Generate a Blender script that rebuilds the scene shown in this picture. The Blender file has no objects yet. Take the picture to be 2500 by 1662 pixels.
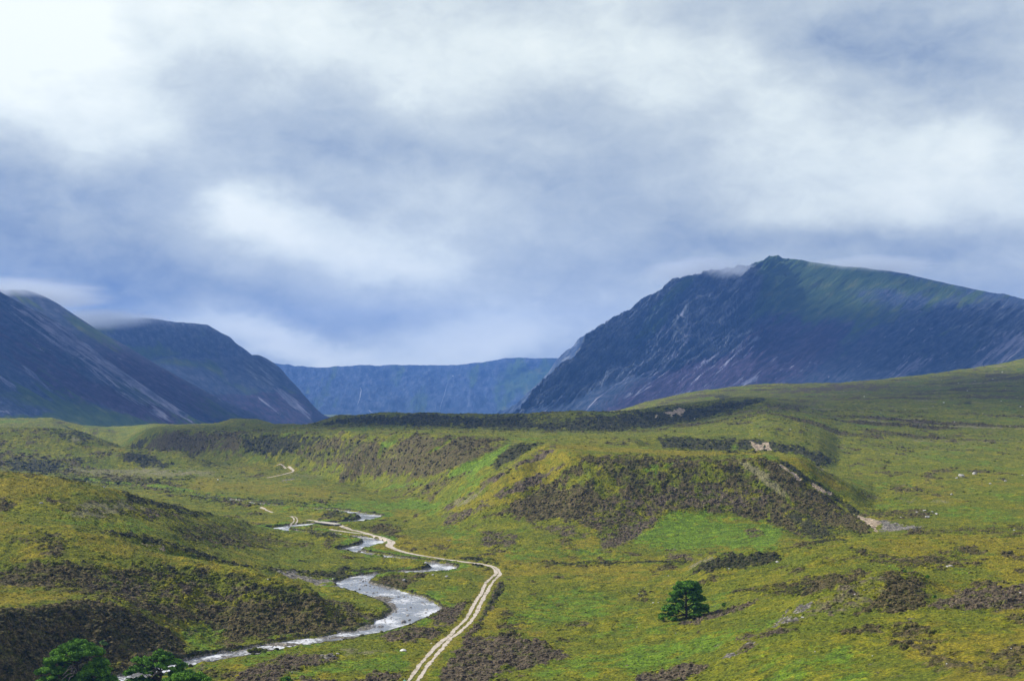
import bpy, math, random
import numpy as np
from math import radians as R

# ------------------------------------------------------------------ camera
F = 3472.0          # focal length in photograph pixels (2500 wide)
HZ = 950.0          # photograph row of the horizon
ZC = 60.0           # eye height above the river
scene = bpy.context.scene
cd = bpy.data.cameras.new("camera"); cam = bpy.data.objects.new("camera", cd)
scene.collection.objects.link(cam); scene.camera = cam
cam.location = (0, 0, ZC); cam.rotation_euler = (R(90), 0, 0)
cd.sensor_width = 36.0; cd.lens = 36.0 * F / 2500.0
cd.shift_y = (HZ - 831.0) / 2500.0
cd.clip_start = 1.0; cd.clip_end = 60000.0

# ------------------------------------------------------------------ sun
SUN_AZ, SUN_EL = -84.0, 38.0      # azimuth from the view direction, negative = left
sd = bpy.data.lights.new("sun", "SUN"); sun = bpy.data.objects.new("sun", sd)
scene.collection.objects.link(sun)
sd.energy = 5.0; sd.angle = R(5); sd.color = (1.0, 0.95, 0.86)
sx = math.sin(R(SUN_AZ)) * math.cos(R(SUN_EL)); sy = math.cos(R(SUN_AZ)) * math.cos(R(SUN_EL)); sz = math.sin(R(SUN_EL))
from mathutils import Vector
sun.rotation_euler = Vector((sx, sy, sz)).to_track_quat('Z', 'Y').to_euler()

# ------------------------------------------------------------------ node helper
class NT:
    def __init__(self, nt):
        self.nt = nt; nt.nodes.clear()
    def n(self, t, **kw):
        nd = self.nt.nodes.new(t)
        for k, v in kw.items():
            if k[0] == '_': continue
            setattr(nd, k, v)
        return nd
    def l(self, a, b): self.nt.links.new(a, b)
    def put(self, sock, v):
        if v is None: return
        if isinstance(v, bpy.types.NodeSocket): self.l(v, sock)
        else: sock.default_value = v
    def math(self, op, a, b=None, c=None, clamp=False):
        m = self.n('ShaderNodeMath', operation=op, use_clamp=clamp)
        self.put(m.inputs[0], a); self.put(m.inputs[1], b)
        if c is not None: self.put(m.inputs[2], c)
        return m.outputs[0]
    def mix(self, f, a, b, mode='MIX'):
        m = self.n('ShaderNodeMix', data_type='RGBA', blend_type=mode)
        self.put(m.inputs[0], f); self.put(m.inputs[6], c4(a)); self.put(m.inputs[7], c4(b))
        return m.outputs[2]
    def noise(self, vec, scale, detail=3, rough=0.55, dist=0.0, out=0):
        m = self.n('ShaderNodeTexNoise')
        self.put(m.inputs['Vector'], vec); m.inputs['Scale'].default_value = scale
        m.inputs['Detail'].default_value = detail; m.inputs['Roughness'].default_value = rough
        m.inputs['Distortion'].default_value = dist
        return m.outputs[out]
    def ramp(self, f, stops):
        m = self.n('ShaderNodeValToRGB'); e = m.color_ramp.elements
        while len(e) > 1: e.remove(e[-1])
        e[0].position, e[0].color = stops[0][0], c4(stops[0][1])
        for p, c in stops[1:]:
            x = e.new(p); x.color = c4(c)
        self.put(m.inputs[0], f)
        return m.outputs[0]
    def step(self, v, lo, hi):
        m = self.n('ShaderNodeMapRange', interpolation_type='SMOOTHSTEP')
        self.put(m.inputs[0], v); m.inputs[1].default_value = lo; m.inputs[2].default_value = hi
        return m.outputs[0]
def c4(c):
    if isinstance(c, (tuple, list)):
        return tuple(c) + (1.0,) if len(c) == 3 else tuple(c)
    return c

# ------------------------------------------------------------------ sky: overcast deck over a clear-sky model
world = bpy.data.worlds.new("World"); scene.world = world; world.use_nodes = True
W = NT(world.node_tree)
tc = W.n('ShaderNodeTexCoord'); sep = W.n('ShaderNodeSeparateXYZ'); W.l(tc.outputs['Generated'], sep.inputs[0])
X, Y_, Z = sep.outputs
az = W.math('ARCTAN2', X, Y_); el = W.math('ARCSINE', Z)
# slow warp of the direction so the cloud masses get torn edges
stretch = W.n('ShaderNodeMapping'); W.l(tc.outputs['Generated'], stretch.inputs[0]); stretch.inputs['Scale'].default_value = (1, 1, 1.7)
w1 = W.noise(stretch.outputs[0], 6.0, 6, 0.55, out=1); ws = W.n('ShaderNodeSeparateColor'); W.l(w1, ws.inputs[0])
azw = W.math('ADD', az, W.math('MULTIPLY', W.math('SUBTRACT', ws.outputs[0], 0.5), 0.16))
elw = W.math('ADD', el, W.math('MULTIPLY', W.math('SUBTRACT', ws.outputs[1], 0.5), 0.10))
def dpx(x, y):   # direction angles of a place in the cloud deck
    return math.atan2((x * 1.0598 - 1250), F), math.atan2((HZ - y * 1.0598), math.hypot(F, x * 1.0598 - 1250))
CLOUDS = [  # x, y, half width, half height, tilt, amount
    (60, 60, 330, 190, 0, .50), (180, 170, 260, 110, 0, .18), (520, 60, 500, 60, 5, .12),
    (610, 475, 90, 56, 25, .30), (770, 545, 190, 50, 20, .26), (960, 610, 160, 44, 14, .17), (560, 440, 70, 70, 20, .12), (700, 520, 260, 100, 20, .08),
    (1000, 800, 330, 34, 0, .16), (650, 800, 130, 30, 6, .36), (760, 812, 280, 26, 2, .24), (1180, 780, 190, 44, 0, .26), (1010, 740, 120, 50, 0, .12),
    (1620, 190, 110, 130, 35, .16), (1800, 270, 190, 70, 18, .16), (2060, 370, 260, 70, 10, .24), (2260, 340, 150, 60, 0, .26),
    (2200, 450, 260, 60, 0, .14), (1950, 480, 200, 50, 5, .18), (1180, 320, 170, 60, 20, .12), (950, 450, 90, 60, 30, .16),
    (1300, 720, 200, 60, 0, .12), (1200, 130, 300, 80, 0, .16), (880, 90, 260, 80, 8, .14), (1480, 60, 180, 90, 30, .16),
    (1250, 530, 200, 50, 0, .08),
    (2060, 160, 200, 110, 20, -.20), (2300, 130, 130, 120, 0, -.10), (1850, 60, 200, 60, 0, -.04),
    (90, 560, 330, 130, 0, -.32), (330, 700, 280, 60, 6, -.22), (560, 690, 180, 50, 20, -.12), (120, 400, 200, 80, 0, -.14),
    (500, 330, 170, 90, 20, -.06), (800, 300, 300, 70, 5, -.14), (1250, 400, 250, 60, 10, -.12), (1550, 560, 300, 70, 0, -.16),
    (1250, 250, 300, 30, 5, -.10), (900, 690, 160, 40, 0, -.12), (1980, 560, 300, 40, 3, -.12), (400, 150, 160, 60, 40, -.10),
    (1560, 420, 160, 70, 10, -.08), (2200, 560, 240, 30, 0, -.10), (1350, 850, 120, 40, 0, -.05),
]
acc = 0.49
for (x, y, hw, hh, tilt, amt) in CLOUDS:
    a0, e0 = dpx(x, y); s = 1.0598 / F
    du = W.math('SUBTRACT', azw, a0); dv = W.math('SUBTRACT', elw, e0)
    c, sn = math.cos(R(-tilt)), math.sin(R(-tilt))
    p = W.math('ADD', W.math('MULTIPLY', du, c / (hw * s)), W.math('MULTIPLY', dv, sn / (hw * s)))
    q = W.math('ADD', W.math('MULTIPLY', du, -sn / (hh * s)), W.math('MULTIPLY', dv, c / (hh * s)))
    r2 = W.math('ADD', W.math('MULTIPLY', p, p), W.math('MULTIPLY', q, q))
    g = W.math('EXPONENT', W.math('MULTIPLY', r2, -0.8))
    acc = W.math('MULTIPLY_ADD', g, amt, acc)
n1 = W.noise(stretch.outputs[0], 6.0, 6, 0.55, 0.5); n2 = W.noise(stretch.outputs[0], 11.0, 7, 0.6, 0.3)
acc = W.math('MULTIPLY_ADD', W.math('SUBTRACT', n1, 0.5), 0.46, acc)
acc = W.math('MULTIPLY_ADD', W.math('SUBTRACT', n2, 0.5), 0.50, acc)
n3 = W.noise(stretch.outputs[0], 42.0, 4, 0.6, 0.6)
acc = W.math('MULTIPLY_ADD', W.math('SUBTRACT', n3, 0.5), 0.24, acc)
lay = W.n('ShaderNodeMapping'); W.l(tc.outputs['Generated'], lay.inputs[0]); lay.inputs['Scale'].default_value = (1, 1, 4.5); lay.inputs['Rotation'].default_value = (0, R(7), 0)
acc = W.math('MULTIPLY_ADD', W.math('SUBTRACT', W.noise(lay.outputs[0], 5.5, 7, 0.6, 0.4), 0.5), 0.18, acc)
# out of view, overhead and behind, an even grey dimmed to cut fill light
up = W.step(Z, 0.30, 0.75); back = W.step(Y_, 0.55, -0.2)
cloud = W.ramp(acc, [(0.0, (.12, .205, .40)), (.16, (.24, .32, .455)), (.34, (.40, .475, .555)), (.54, (.56, .63, .66)), (.74, (.75, .82, .80)), (1.0, (.92, .97, .91))])
toned_cloud = W.mix(W.math('MAXIMUM', up, back), cloud, (.46, .49, .55))
bgc = W.n('ShaderNodeBackground'); W.l(toned_cloud, bgc.inputs[0]); bgc.inputs[1].default_value = 1.0
sky = W.n('ShaderNodeTexSky', sky_type='NISHITA', sun_disc=False, sun_elevation=R(SUN_EL), sun_rotation=R(SUN_AZ))
bgs = W.n('ShaderNodeBackground'); W.l(sky.outputs[0], bgs.inputs[0]); bgs.inputs[1].default_value = 0.05
mx = W.n('ShaderNodeMixShader'); mx.inputs[0].default_value = 0.93; W.l(bgs.outputs[0], mx.inputs[1]); W.l(bgc.outputs[0], mx.inputs[2])
wo = W.n('ShaderNodeOutputWorld'); W.l(mx.outputs[0], wo.inputs[0])

# ------------------------------------------------------------------ render settings
scene.view_settings.view_transform = 'Standard'; scene.view_settings.look = 'None'
scene.view_settings.exposure = 0.30; scene.view_settings.gamma = 1.0
scene.render.engine = 'CYCLES'
scene.cycles.use_denoising = True
scene.cycles.max_bounces = 4; scene.cycles.diffuse_bounces = 2; scene.cycles.glossy_bounces = 2
scene.cycles.volume_bounces = 1; scene.cycles.transparent_max_bounces = 8

# ------------------------------------------------------------------ numpy noise
def _h(xi, yi, seed):
    h = (xi.astype(np.int64) * 374761393 + yi.astype(np.int64) * 668265263 + seed * 974634777) & 0xffffffff
    h = ((h ^ (h >> 13)) * 1274126177) & 0xffffffff
    h = h ^ (h >> 16)
    return (h & 0xffff).astype(np.float32) / 32767.5 - 1.0
def vn(x, y, seed=0):
    xi = np.floor(x); yi = np.floor(y); fx = (x - xi).astype(np.float32); fy = (y - yi).astype(np.float32)
    fx = fx * fx * fx * (fx * (fx * 6 - 15) + 10); fy = fy * fy * fy * (fy * (fy * 6 - 15) + 10)
    a = _h(xi, yi, seed); b = _h(xi + 1, yi, seed); c = _h(xi, yi + 1, seed); d = _h(xi + 1, yi + 1, seed)
    return (a * (1 - fx) + b * fx) * (1 - fy) + (c * (1 - fx) + d * fx) * fy
def fbm(x, y, octs=4, seed=0, gain=0.5):
    s = 0; a = 1; t = 0
    for k in range(octs):
        s = s + a * vn(x * 2**k + 17.3 * k, y * 2**k - 9.1 * k, seed + k); t += a; a *= gain
    return s / t
def ridged(x, y, octs=4, seed=0, gain=0.55):
    s = 0; a = 1; t = 0
    for k in range(octs):
        s = s + a * (1 - np.abs(vn(x * 2**k + 7.7 * k, y * 2**k + 3.1 * k, seed + k))); t += a; a *= gain
    return s / t            # 0..1, crests at 1
def sstep(x, lo, hi):
    t = np.clip((x - lo) / (hi - lo), 0, 1); return t * t * (3 - 2 * t)

# ------------------------------------------------------------------ valley floor and the landform lines
def FL(Y): return 0.009 * (np.asarray(Y, float) - 350.0)
def zof(py, Y): return ZC - (py - HZ) * Y / F
def pcheval(xk, yk, x):
    h = np.diff(xk); d = np.diff(yk) / h; m = np.zeros_like(yk)
    for i in range(1, len(xk) - 1):
        if d[i-1] * d[i] > 0:
            w1, w2 = 2 * h[i] + h[i-1], h[i] + 2 * h[i-1]
            m[i] = (w1 + w2) / (w1 / d[i-1] + w2 / d[i])
    m[0], m[-1] = d[0], d[-1]
    i = np.clip(np.searchsorted(xk, x) - 1, 0, len(xk) - 2); t = (x - xk[i]) / h[i]
    t2, t3 = t * t, t * t * t
    return (2*t3 - 3*t2 + 1) * yk[i] + (t3 - 2*t2 + t) * h[i] * m[i] + (-2*t3 + 3*t2) * yk[i+1] + (t3 - t2) * h[i] * m[i+1]
# each line: (photo column, distance, row) ; row None = on the valley floor (+n), ('z', v) = height v
N = None
def z_(v): return ('z', v)
LINES = [
 [(-900, 12, z_(56)), (3400, 12, z_(56.5))],
 [(-900, 110, z_(33)), (1250, 110, z_(31)), (3400, 110, z_(37))],
 [(-400,235,z_(5)),(0,250,z_(1.5)),(200,250,z_(1)),(500,255,z_(.8)),(1250,262,z_(.3)),(1700,240,z_(5)),(2000,215,z_(11.5)),(2500,195,z_(17.5)),(2900,185,z_(24))],
 [(-400,262,z_(3)),(0,276,z_(1.6)),(200,294,z_(.2)),(300,301,z_(.1)),(400,307,z_(.1)),(500,312,z_(.1)),(700,322,z_(.1)),(1250,310,z_(-.1)),(1600,300,z_(2.6)),(1700,300,z_(5)),(1900,290,1528),(2027,290,1508),(2154,290,1497),(2256,290,1487),(2500,288,z_(16)),(2900,288,z_(21))],
 [(-400,286,1500),(0,296,1490),(70,306,1476),(136,314,1468),(200,320,1468),(272,325,1472),(363,330,1508),(440,331,1560),(520,327,1586),(700,330,z_(.1)),(1250,335,N),(1500,335,z_(1.2)),(1600,335,z_(2.2)),(1675,342,z_(3.2)),(1800,330,z_(6.3)),(1900,312,1520),(1976,315,1464),(2078,320,1416),(2142,322,1398),(2180,322,1396),(2243,322,1408),(2290,320,1432),(2332,318,1443),(2400,318,1434),(2500,316,1421),(2900,318,1400)],
 [(-400,305,z_(15.5)),(0,320,1466),(136,332,1450),(272,342,1452),(363,342,1482),(440,340,1530),(520,340,1560),(620,340,1570),(700,350,N),(1250,365,N),(1500,365,z_(1.4)),(1600,365,z_(2.4)),(1700,368,z_(3.6)),(1900,345,z_(9.6)),(2078,345,z_(14)),(2180,345,z_(15.2)),(2332,345,z_(14.2)),(2500,340,z_(15.8)),(2900,340,z_(22))],
 [(-400,400,1240),(0,392,1268),(100,390,1278),(182,388,1286),(318,388,1322),(409,388,1350),(545,384,1377),(620,380,1388),(681,376,1400),(749,370,1431),(781,366,1463),(830,366,1500),(900,372,N),(1250,398,N),(1500,395,z_(1.2)),(1600,390,z_(2.4)),(1700,388,z_(3.7)),(1900,380,z_(9)),(2100,380,z_(13.6)),(2300,380,z_(15)),(2500,380,z_(16.6)),(2900,380,z_(26))],
 [(-400,410,z_(30)),(0,404,1258),(100,402,1268),(182,396,z_(20.8)),(318,398,z_(16)),(409,398,z_(12.2)),(545,394,z_(8.8)),(681,388,z_(5)),(781,384,z_(1.8)),(900,395,N),(1250,425,N),(1500,412,z_(1.4)),(1600,412,z_(2.5)),(1673,412,1426),(1736,414,1391),(1827,414,1378),(1900,414,1372),(1964,412,1352),(2077,410,1335),(2282,415,1322),(2500,425,1307),(2900,420,z_(28))],
 [(-400,425,z_(35)),(0,425,1205),(182,425,1235),(318,432,1270),(409,438,1295),(480,442,1330),(545,440,z_(8)),(681,450,z_(2.5)),(781,450,z_(1.2)),(900,445,N),(1250,445,N),(1500,440,z_(1.6)),(1600,436,z_(3.0)),(1673,430,1396),(1736,430,1358),(1827,430,1341),(1964,435,1323),(2077,440,1313),(2145,445,1301),(2282,450,1297),(2500,465,1293),(2900,470,z_(22))],
 [(-400,445,1120),(0,448,1150),(91,452,1159),(182,460,1172),(254,468,1188),(309,480,1204),(409,510,1231),(500,540,1250),(560,560,1264),(620,575,z_(4)),(700,560,z_(2.4)),(900,500,N),(1100,478,N),(1250,478,z_(1.4)),(1400,480,1374),(1600,475,z_(2.6)),(1690,466,z_(3.2)),(1800,466,z_(5)),(1964,468,z_(8)),(2080,472,z_(10)),(2180,485,1298),(2282,500,1284),(2500,520,1262),(2900,530,z_(20))],
 [(-400,490,z_(20)),(0,492,z_(20)),(182,505,z_(15)),(309,530,z_(10)),(409,560,z_(6)),(500,590,z_(4)),(620,620,N),(800,600,N),(1000,580,N),(1100,570,z_(2.4)),(1180,566,z_(5)),(1250,566,1275),(1400,560,1266),(1600,560,1262),(1850,556,1270),(1980,545,z_(9)),(2080,548,z_(10.2)),(2180,550,z_(11.6)),(2282,570,z_(13.0)),(2500,600,1205),(2900,620,z_(26))],
 [(-400,900,N),(0,930,1150),(200,950,1148),(350,965,1145),(477,960,1142),(560,850,N),(700,690,N),(1000,630,N),(1060,645,1240),(1097,640,1221),(1132,632,1196),(1184,624,1169),(1229,620,1144),(1275,625,1116),(1310,640,1096),(1337,640,1088),(1390,612,1099),(1445,600,1108),(1567,598,1111),(1671,596,1115),(1775,594,1118),(1845,594,1114),(1927,596,1114),(1953,598,1116),(1978,600,1126),(2011,600,1149),(2029,600,1162),(2080,600,1187),(2105,600,1208),(2135,604,1222),(2180,612,1212),(2282,640,1191),(2500,680,1165),(2900,700,z_(32))],
 [(-400,985,1125),(0,985,1112),(150,985,1112),(250,1000,1105),(295,1010,1092),(409,1012,1098),(454,1012,1105),(477,1010,1122),(520,1005,N),(600,900,N),(700,770,N),(900,740,N),(1000,690,N),(1060,680,z_(5)),(1097,672,z_(9)),(1132,665,z_(13)),(1184,660,z_(18.5)),(1229,655,z_(23.5)),(1275,660,z_(29.5)),(1337,690,1081),(1445,680,1088),(1567,670,1092),(1671,664,1096),(1800,655,1101),(1876,645,1103),(1927,635,1107),(1978,620,1125),(2011,612,z_(24)),(2080,615,z_(17.5)),(2135,620,z_(13)),(2180,660,z_(14.3)),(2282,700,z_(17.5)),(2500,760,1135),(2900,780,z_(40))],
 [(-400,1060,1040),(0,1055,1043),(91,1055,1045),(182,1050,1052),(227,1048,1064),(272,1045,1082),(295,1050,1091),(409,1040,1100),(477,1030,1128),(520,1020,N),(600,930,N),(700,800,N),(900,760,N),(1000,705,N),(1060,690,z_(6)),(3400,690,z_(0))],
 [(-400,1200,z_(14)),(0,1180,z_(16)),(182,1180,z_(15)),(250,1200,N),(302,1235,N),(350,1210,N),(389,1180,N),(480,1090,N),(600,1010,N),(700,960,N),(820,880,1172),(900,830,1192),(1000,765,1190),(1060,725,1182),(1100,710,1166),(1134,705,1146),(1184,710,1112),(1229,715,1090),(1275,725,1078),(1337,745,1074),(1445,745,1074),(1550,735,1078),(1600,725,z_(27)),(1713,720,z_(22)),(1827,715,z_(19)),(1900,712,z_(17.5)),(1990,715,z_(17)),(2047,720,z_(17)),(2180,740,z_(17.8)),(2282,790,z_(21)),(2500,880,1098),(2900,900,z_(50))],
 [(-400,1300,z_(20)),(0,1300,z_(20)),(200,1300,z_(10)),(290,1300,N),(310,1250,z_(13)),(330,1245,1066),(360,1235,1047),(389,1220,1043),(450,1170,1051),(600,1075,1055),(700,1020,1057),(800,970,1060),(867,925,1063),(1001,860,1061),(1111,815,1063),(1245,785,1072),(1275,780,1072),(1337,785,1068),(1445,800,1064),(1550,800,1065),(1600,800,1066),(1713,800,1068),(1827,800,1075),(1895,800,1072),(1954,800,1082),(2000,800,1095),(2022,800,1109),(2047,804,1122),(2100,820,1116),(2282,900,1092),(2500,1010,1055),(2900,1050,z_(62))],
 [(-400,1500,1015),(0,1500,1022),(127,1500,1021),(180,1480,1036),(281,1460,1055),(310,1400,z_(15)),(389,1300,1040),(522,1230,1040),(600,1200,1042),(753,1150,1039),(943,1100,1041),(1096,1060,1044),(1249,1020,1049),(1500,960,1056),(1600,1000,1046),(1700,1060,1030),(1865,1150,982),(2000,1150,1003),(2282,1180,1000),(2500,1300,975),(2900,1350,z_(85))],
 [(-400,1700,z_(20)),(0,1700,z_(20)),(250,1650,z_(15)),(389,1370,1037),(500,1310,1038),(522,1280,1038),(558,1265,1026),(594,1260,1021.6),(631,1262,1026),(674,1265,1038),(740,1200,1038),(764,1190,1034),(829,1185,1013),(867,1180,1015),(924,1165,1008),(966,1150,1006.5),(1134,1110,1010),(1260,1080,1011),(1325,1070,1006),(1401,1060,1004),(1440,1060,1005.5),(1500,1070,1008),(1594,1130,998),(1653,1160,990),(1780,1210,972),(1849,1230,969),(1900,1240,978),(2000,1290,985),(2282,1400,960),(2500,1550,938),(2900,1600,z_(112))],
 [(-400,1900,z_(5)),(250,1800,z_(5)),(389,1600,z_(15)),(764,1500,z_(15)),(1134,1400,z_(15)),(1440,1400,z_(25)),(1515,1400,z_(33)),(1621,1400,z_(44)),(1780,1450,z_(49)),(2000,1500,962),(2282,1650,945),(2500,1800,912),(2900,1850,z_(145))],
 [(-400,2200,z_(0)),(1134,1900,z_(-5)),(1400,1700,z_(5)),(1440,1700,z_(18)),(1472,1700,1010),(1515,1700,1001),(1568,1700,985),(1621,1720,972),(1700,1740,956),(1780,1780,946),(1833,1800,940),(1912,1820,938),(2045,1860,935),(2151,1900,927),(2257,1950,916),(2363,2000,900.6),(2442,2050,890),(2500,2100,877),(2900,2200,z_(170))],
 [(-400,2700,z_(-20)),(1250,2700,z_(-35)),(1500,2700,z_(-25)),(2000,2700,z_(10)),(2500,2700,z_(40)),(2900,2700,z_(60))],
 [(-900,3500,z_(-62)),(3400,3500,z_(-62))],
 [(-900,9000,z_(-63)),(3400,9000,z_(-63))],
]
def col_tables(lines, px, sm):
    Yk = np.zeros((len(lines), len(px))); Zk = np.zeros_like(Yk)
    for i, L in enumerate(lines):
        xs = np.array([p[0] for p in L], float); ys = np.array([p[1] for p in L], float)
        zs = np.array([FL(p[1]) if p[2] is None else (p[2][1] if isinstance(p[2], tuple) else zof(p[2], p[1])) for p in L], float)
        Yk[i] = np.interp(px, xs, ys); Zk[i] = np.interp(px, xs, zs)
    if sm > 0:   # round the corners of every line a little
        k = np.arange(-12, 13) * 2.0; w = np.exp(-(k / sm) ** 2 / 2); w /= w.sum()
        Yo, Zo = Yk.copy(), Zk.copy()
        for i in range(len(lines)):
            Yk[i] = sum(wj * np.interp(px + kj, px, Yo[i]) for kj, wj in zip(k, w))
            Zk[i] = sum(wj * np.interp(px + kj, px, Zo[i]) for kj, wj in zip(k, w))
    return Yk, Zk
inner = np.arange(-110, 2611, 2.1)
PX = np.concatenate([np.linspace(-900, -118, 70), inner, np.linspace(2620, 3400, 70)])
Yk, Zk = col_tables(LINES, PX, 4.5)
mid = PX > 1060                       # this line is only used on the left; elsewhere it lies on its neighbours
Yk[13, mid] = .8 * Yk[12, mid] + .2 * Yk[14, mid]; Zk[13, mid] = .8 * Zk[12, mid] + .2 * Zk[14, mid]
for i in range(1, len(LINES)):
    Yk[i] = np.maximum(Yk[i], Yk[i-1] + 3.0)
rows = [12.0]
while rows[-1] < 9000:
    y = rows[-1]
    rows.append(y * (1.02 if y < 225 else 1.0013 if y < 720 else 1.0019 if y < 1350 else 1.004 if y < 2300 else 1.03))
ROW = np.array(rows)
BZ = np.zeros((len(ROW), len(PX)), np.float32)
for j in range(len(PX)):
    BZ[:, j] = pcheval(Yk[:, j], Zk[:, j], ROW)
GA = (PX - 1250) / F
LR = np.log(ROW)
def samp(arr, x, Y):
    """bilinear look-up of a grid array at ground points"""
    x = np.asarray(x, float); Y = np.asarray(Y, float)
    cx = np.interp(x / Y, GA, np.arange(len(GA))); cy = np.interp(np.log(Y), LR, np.arange(len(LR)))
    i = np.clip(cy.astype(int), 0, len(LR) - 2); j = np.clip(cx.astype(int), 0, len(GA) - 2); fy = cy - i; fx = cx - j
    return (arr[i, j] * (1-fx) + arr[i, j+1] * fx) * (1-fy) + (arr[i+1, j] * (1-fx) + arr[i+1, j+1] * fx) * fy
def ground_pt(px, py, arr=None, nudge=0.0):
    """where the line of sight through a photo pixel first meets the ground"""
    arr = BZ if arr is None else arr
    cx = np.interp(px, PX, np.arange(len(PX))); j = int(min(cx, len(PX) - 2)); f = cx - j
    prof = arr[:, j] * (1 - f) + arr[:, j+1] * f
    sight = ZC - (py - HZ) * ROW / F
    hit = np.where((prof >= sight) & (ROW > 150))[0]
    k = hit[0] if len(hit) else len(ROW) - 60
    d1, d0 = prof[k] - sight[k], prof[k-1] - sight[k-1]
    t = 0 if d1 == d0 else np.clip(-d0 / (d1 - d0), 0, 1)
    Y = ROW[k-1] + t * (ROW[k] - ROW[k-1]) + nudge
    return (px - 1250) / F * Y, Y

# ------------------------------------------------------------------ gullies and spurs on the slopes
YY = np.repeat(ROW[:, None], len(PX), 1); XX = GA[None, :] * YY
YY = YY.astype(np.float32); XX = XX.astype(np.float32)
def seg_field(pts, vals, reach):
    """distance to a ground polyline, side and interpolated values, only near it"""
    pts = np.array(pts, float); x0, y0 = pts.min(0) - reach; x1, y1 = pts.max(0) + reach
    ri = np.where((ROW >= y0) & (ROW <= y1))[0]
    if not len(ri): return None
    sub = (slice(ri[0], ri[-1] + 1),)
    X = XX[sub]; Yq = YY[sub]; cols = np.where(((X >= x0) & (X <= x1)).any(0))[0]
    if not len(cols): return None
    sub = (slice(ri[0], ri[-1] + 1), slice(cols[0], cols[-1] + 1)); X = XX[sub]; Yq = YY[sub]
    best = np.full(X.shape, 1e9, np.float32); bv = np.zeros((len(vals),) + X.shape, np.float32)
    for k in range(len(pts) - 1):
        a, b = pts[k], pts[k+1]; d = b - a; L2 = max(d @ d, 1e-9)
        ya, yb = min(a[1], b[1]) - reach, max(a[1], b[1]) + reach
        rr = np.where((Yq[:, 0] >= ya) & (Yq[:, 0] <= yb))[0]
        if not len(rr): continue
        r0, r1 = rr[0], rr[-1] + 1
        Xs, Ys = X[r0:r1], Yq[r0:r1]
        t = np.clip(((Xs - a[0]) * d[0] + (Ys - a[1]) * d[1]) / L2, 0, 1)
        q = np.hypot(Xs - a[0] - t * d[0], Ys - a[1] - t * d[1])
        m = q < best[r0:r1]
        best[r0:r1] = np.where(m, q, best[r0:r1])
        for c, v in enumerate(vals):
            bv[c, r0:r1] = np.where(m, v[k] * (1 - t) + v[k+1] * t, bv[c, r0:r1])
    return sub, best, bv
GULLIES = [
 ([(905,1412),(960,1407),(1025,1405)], 3.0, -1.5), ([(885,1363),(950,1371),(1010,1379),(1038,1385)], 3.0, -1.5), ([(700,1307),(790,1312),(850,1319)], 3.5, -1.3), ([(560,1229),(700,1245),(800,1253),(850,1258)], 4, -1.3), ([(780,1291),(860,1287),(890,1281)], 3.5, -1.0),  # photo points, half width m, depth m (negative = spur)
 ([(975,1067),(924,1100),(870,1135),(840,1155)], 13, 5), ([(1003,1063),(886,1131),(814,1164)], 7, -2.5),
 ([(1111,1066),(1050,1105),(1010,1140)], 5, 1.8), ([(1245,1082),(1134,1139),(1077,1168)], 8, 3.5),
 ([(1190,1075),(1100,1120),(1050,1150)], 6, -1.5), ([(867,1066),(791,1085),(734,1110)], 8, -3),
 ([(798,1064),(753,1084),(695,1108)], 7, 4.5), ([(726,1061),(699,1083),(669,1100)], 6, 3.5), ([(692,1061),(657,1089)], 6, 3.5),
 ([(655,1059),(615,1085),(590,1105)], 6, 3), ([(560,1058),(520,1085)], 8, 2), ([(445,1055),(420,1085)], 7, 2),
 ([(1905,1122),(1963,1172),(2029,1212),(2085,1250)], 5, 2.6), ([(1880,1120),(1940,1170),(2010,1220),(2070,1262)], 5, -1.2),
 ([(1895,1235),(1950,1290),(1975,1318)], 6, 2.2), ([(1840,1120),(1880,1180),(1915,1240)], 5, -1.0),
 ([(1290,1120),(1200,1165),(1120,1222)], 3, .9), ([(1400,1125),(1310,1180),(1200,1235)], 5, -1.0),
 ([(1480,1125),(1470,1180),(1440,1240)], 9, 1.4), ([(1650,1130),(1650,1200)], 10, 1.2),
 ([(1700,1072),(1700,1085)], 9, 1.5), ([(1290,1010),(1260,1030)], 12, 4), ([(1700,985),(1690,1010)], 14, 4), ([(1190,1012),(1130,1035)], 12, 2.5),
 ([(130,1022),(190,1040),(240,1068)], 10, 3), ([(230,1062),(300,1090)], 8, 2),
 ([(290,1308),(330,1322),(409,1345),(527,1372),(654,1398),(760,1420)], 2.2, 1.6),
 ([(150,1480),(190,1540),(260,1600)], 5, 1.4), ([(90,1490),(80,1560)], 5, 1.2), ([(330,1500),(350,1580)], 5, 1.0),
 ([(2142,1400),(2078,1420),(1976,1470),(1905,1522)], 3, -.5),
]
for pts, hw, dep in GULLIES:
    g = [ground_pt(*p) for p in pts]
    n = len(g); fade = np.ones(n); fade[0] = .35; fade[-1] = .3
    r = seg_field(g, [fade], hw * 3.2)
    if r is None: continue
    sub, d, v = r
    d = d + 0.5 * hw * vn(XX[sub] / 6, YY[sub] / 6, 91)
    BZ[sub] -= ((2.0 if g[0][1] > 750 else 1.2) * dep * v[0] * np.exp(-(d / hw) ** 2)).astype(np.float32)
print('ground grid', BZ.shape)

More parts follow.
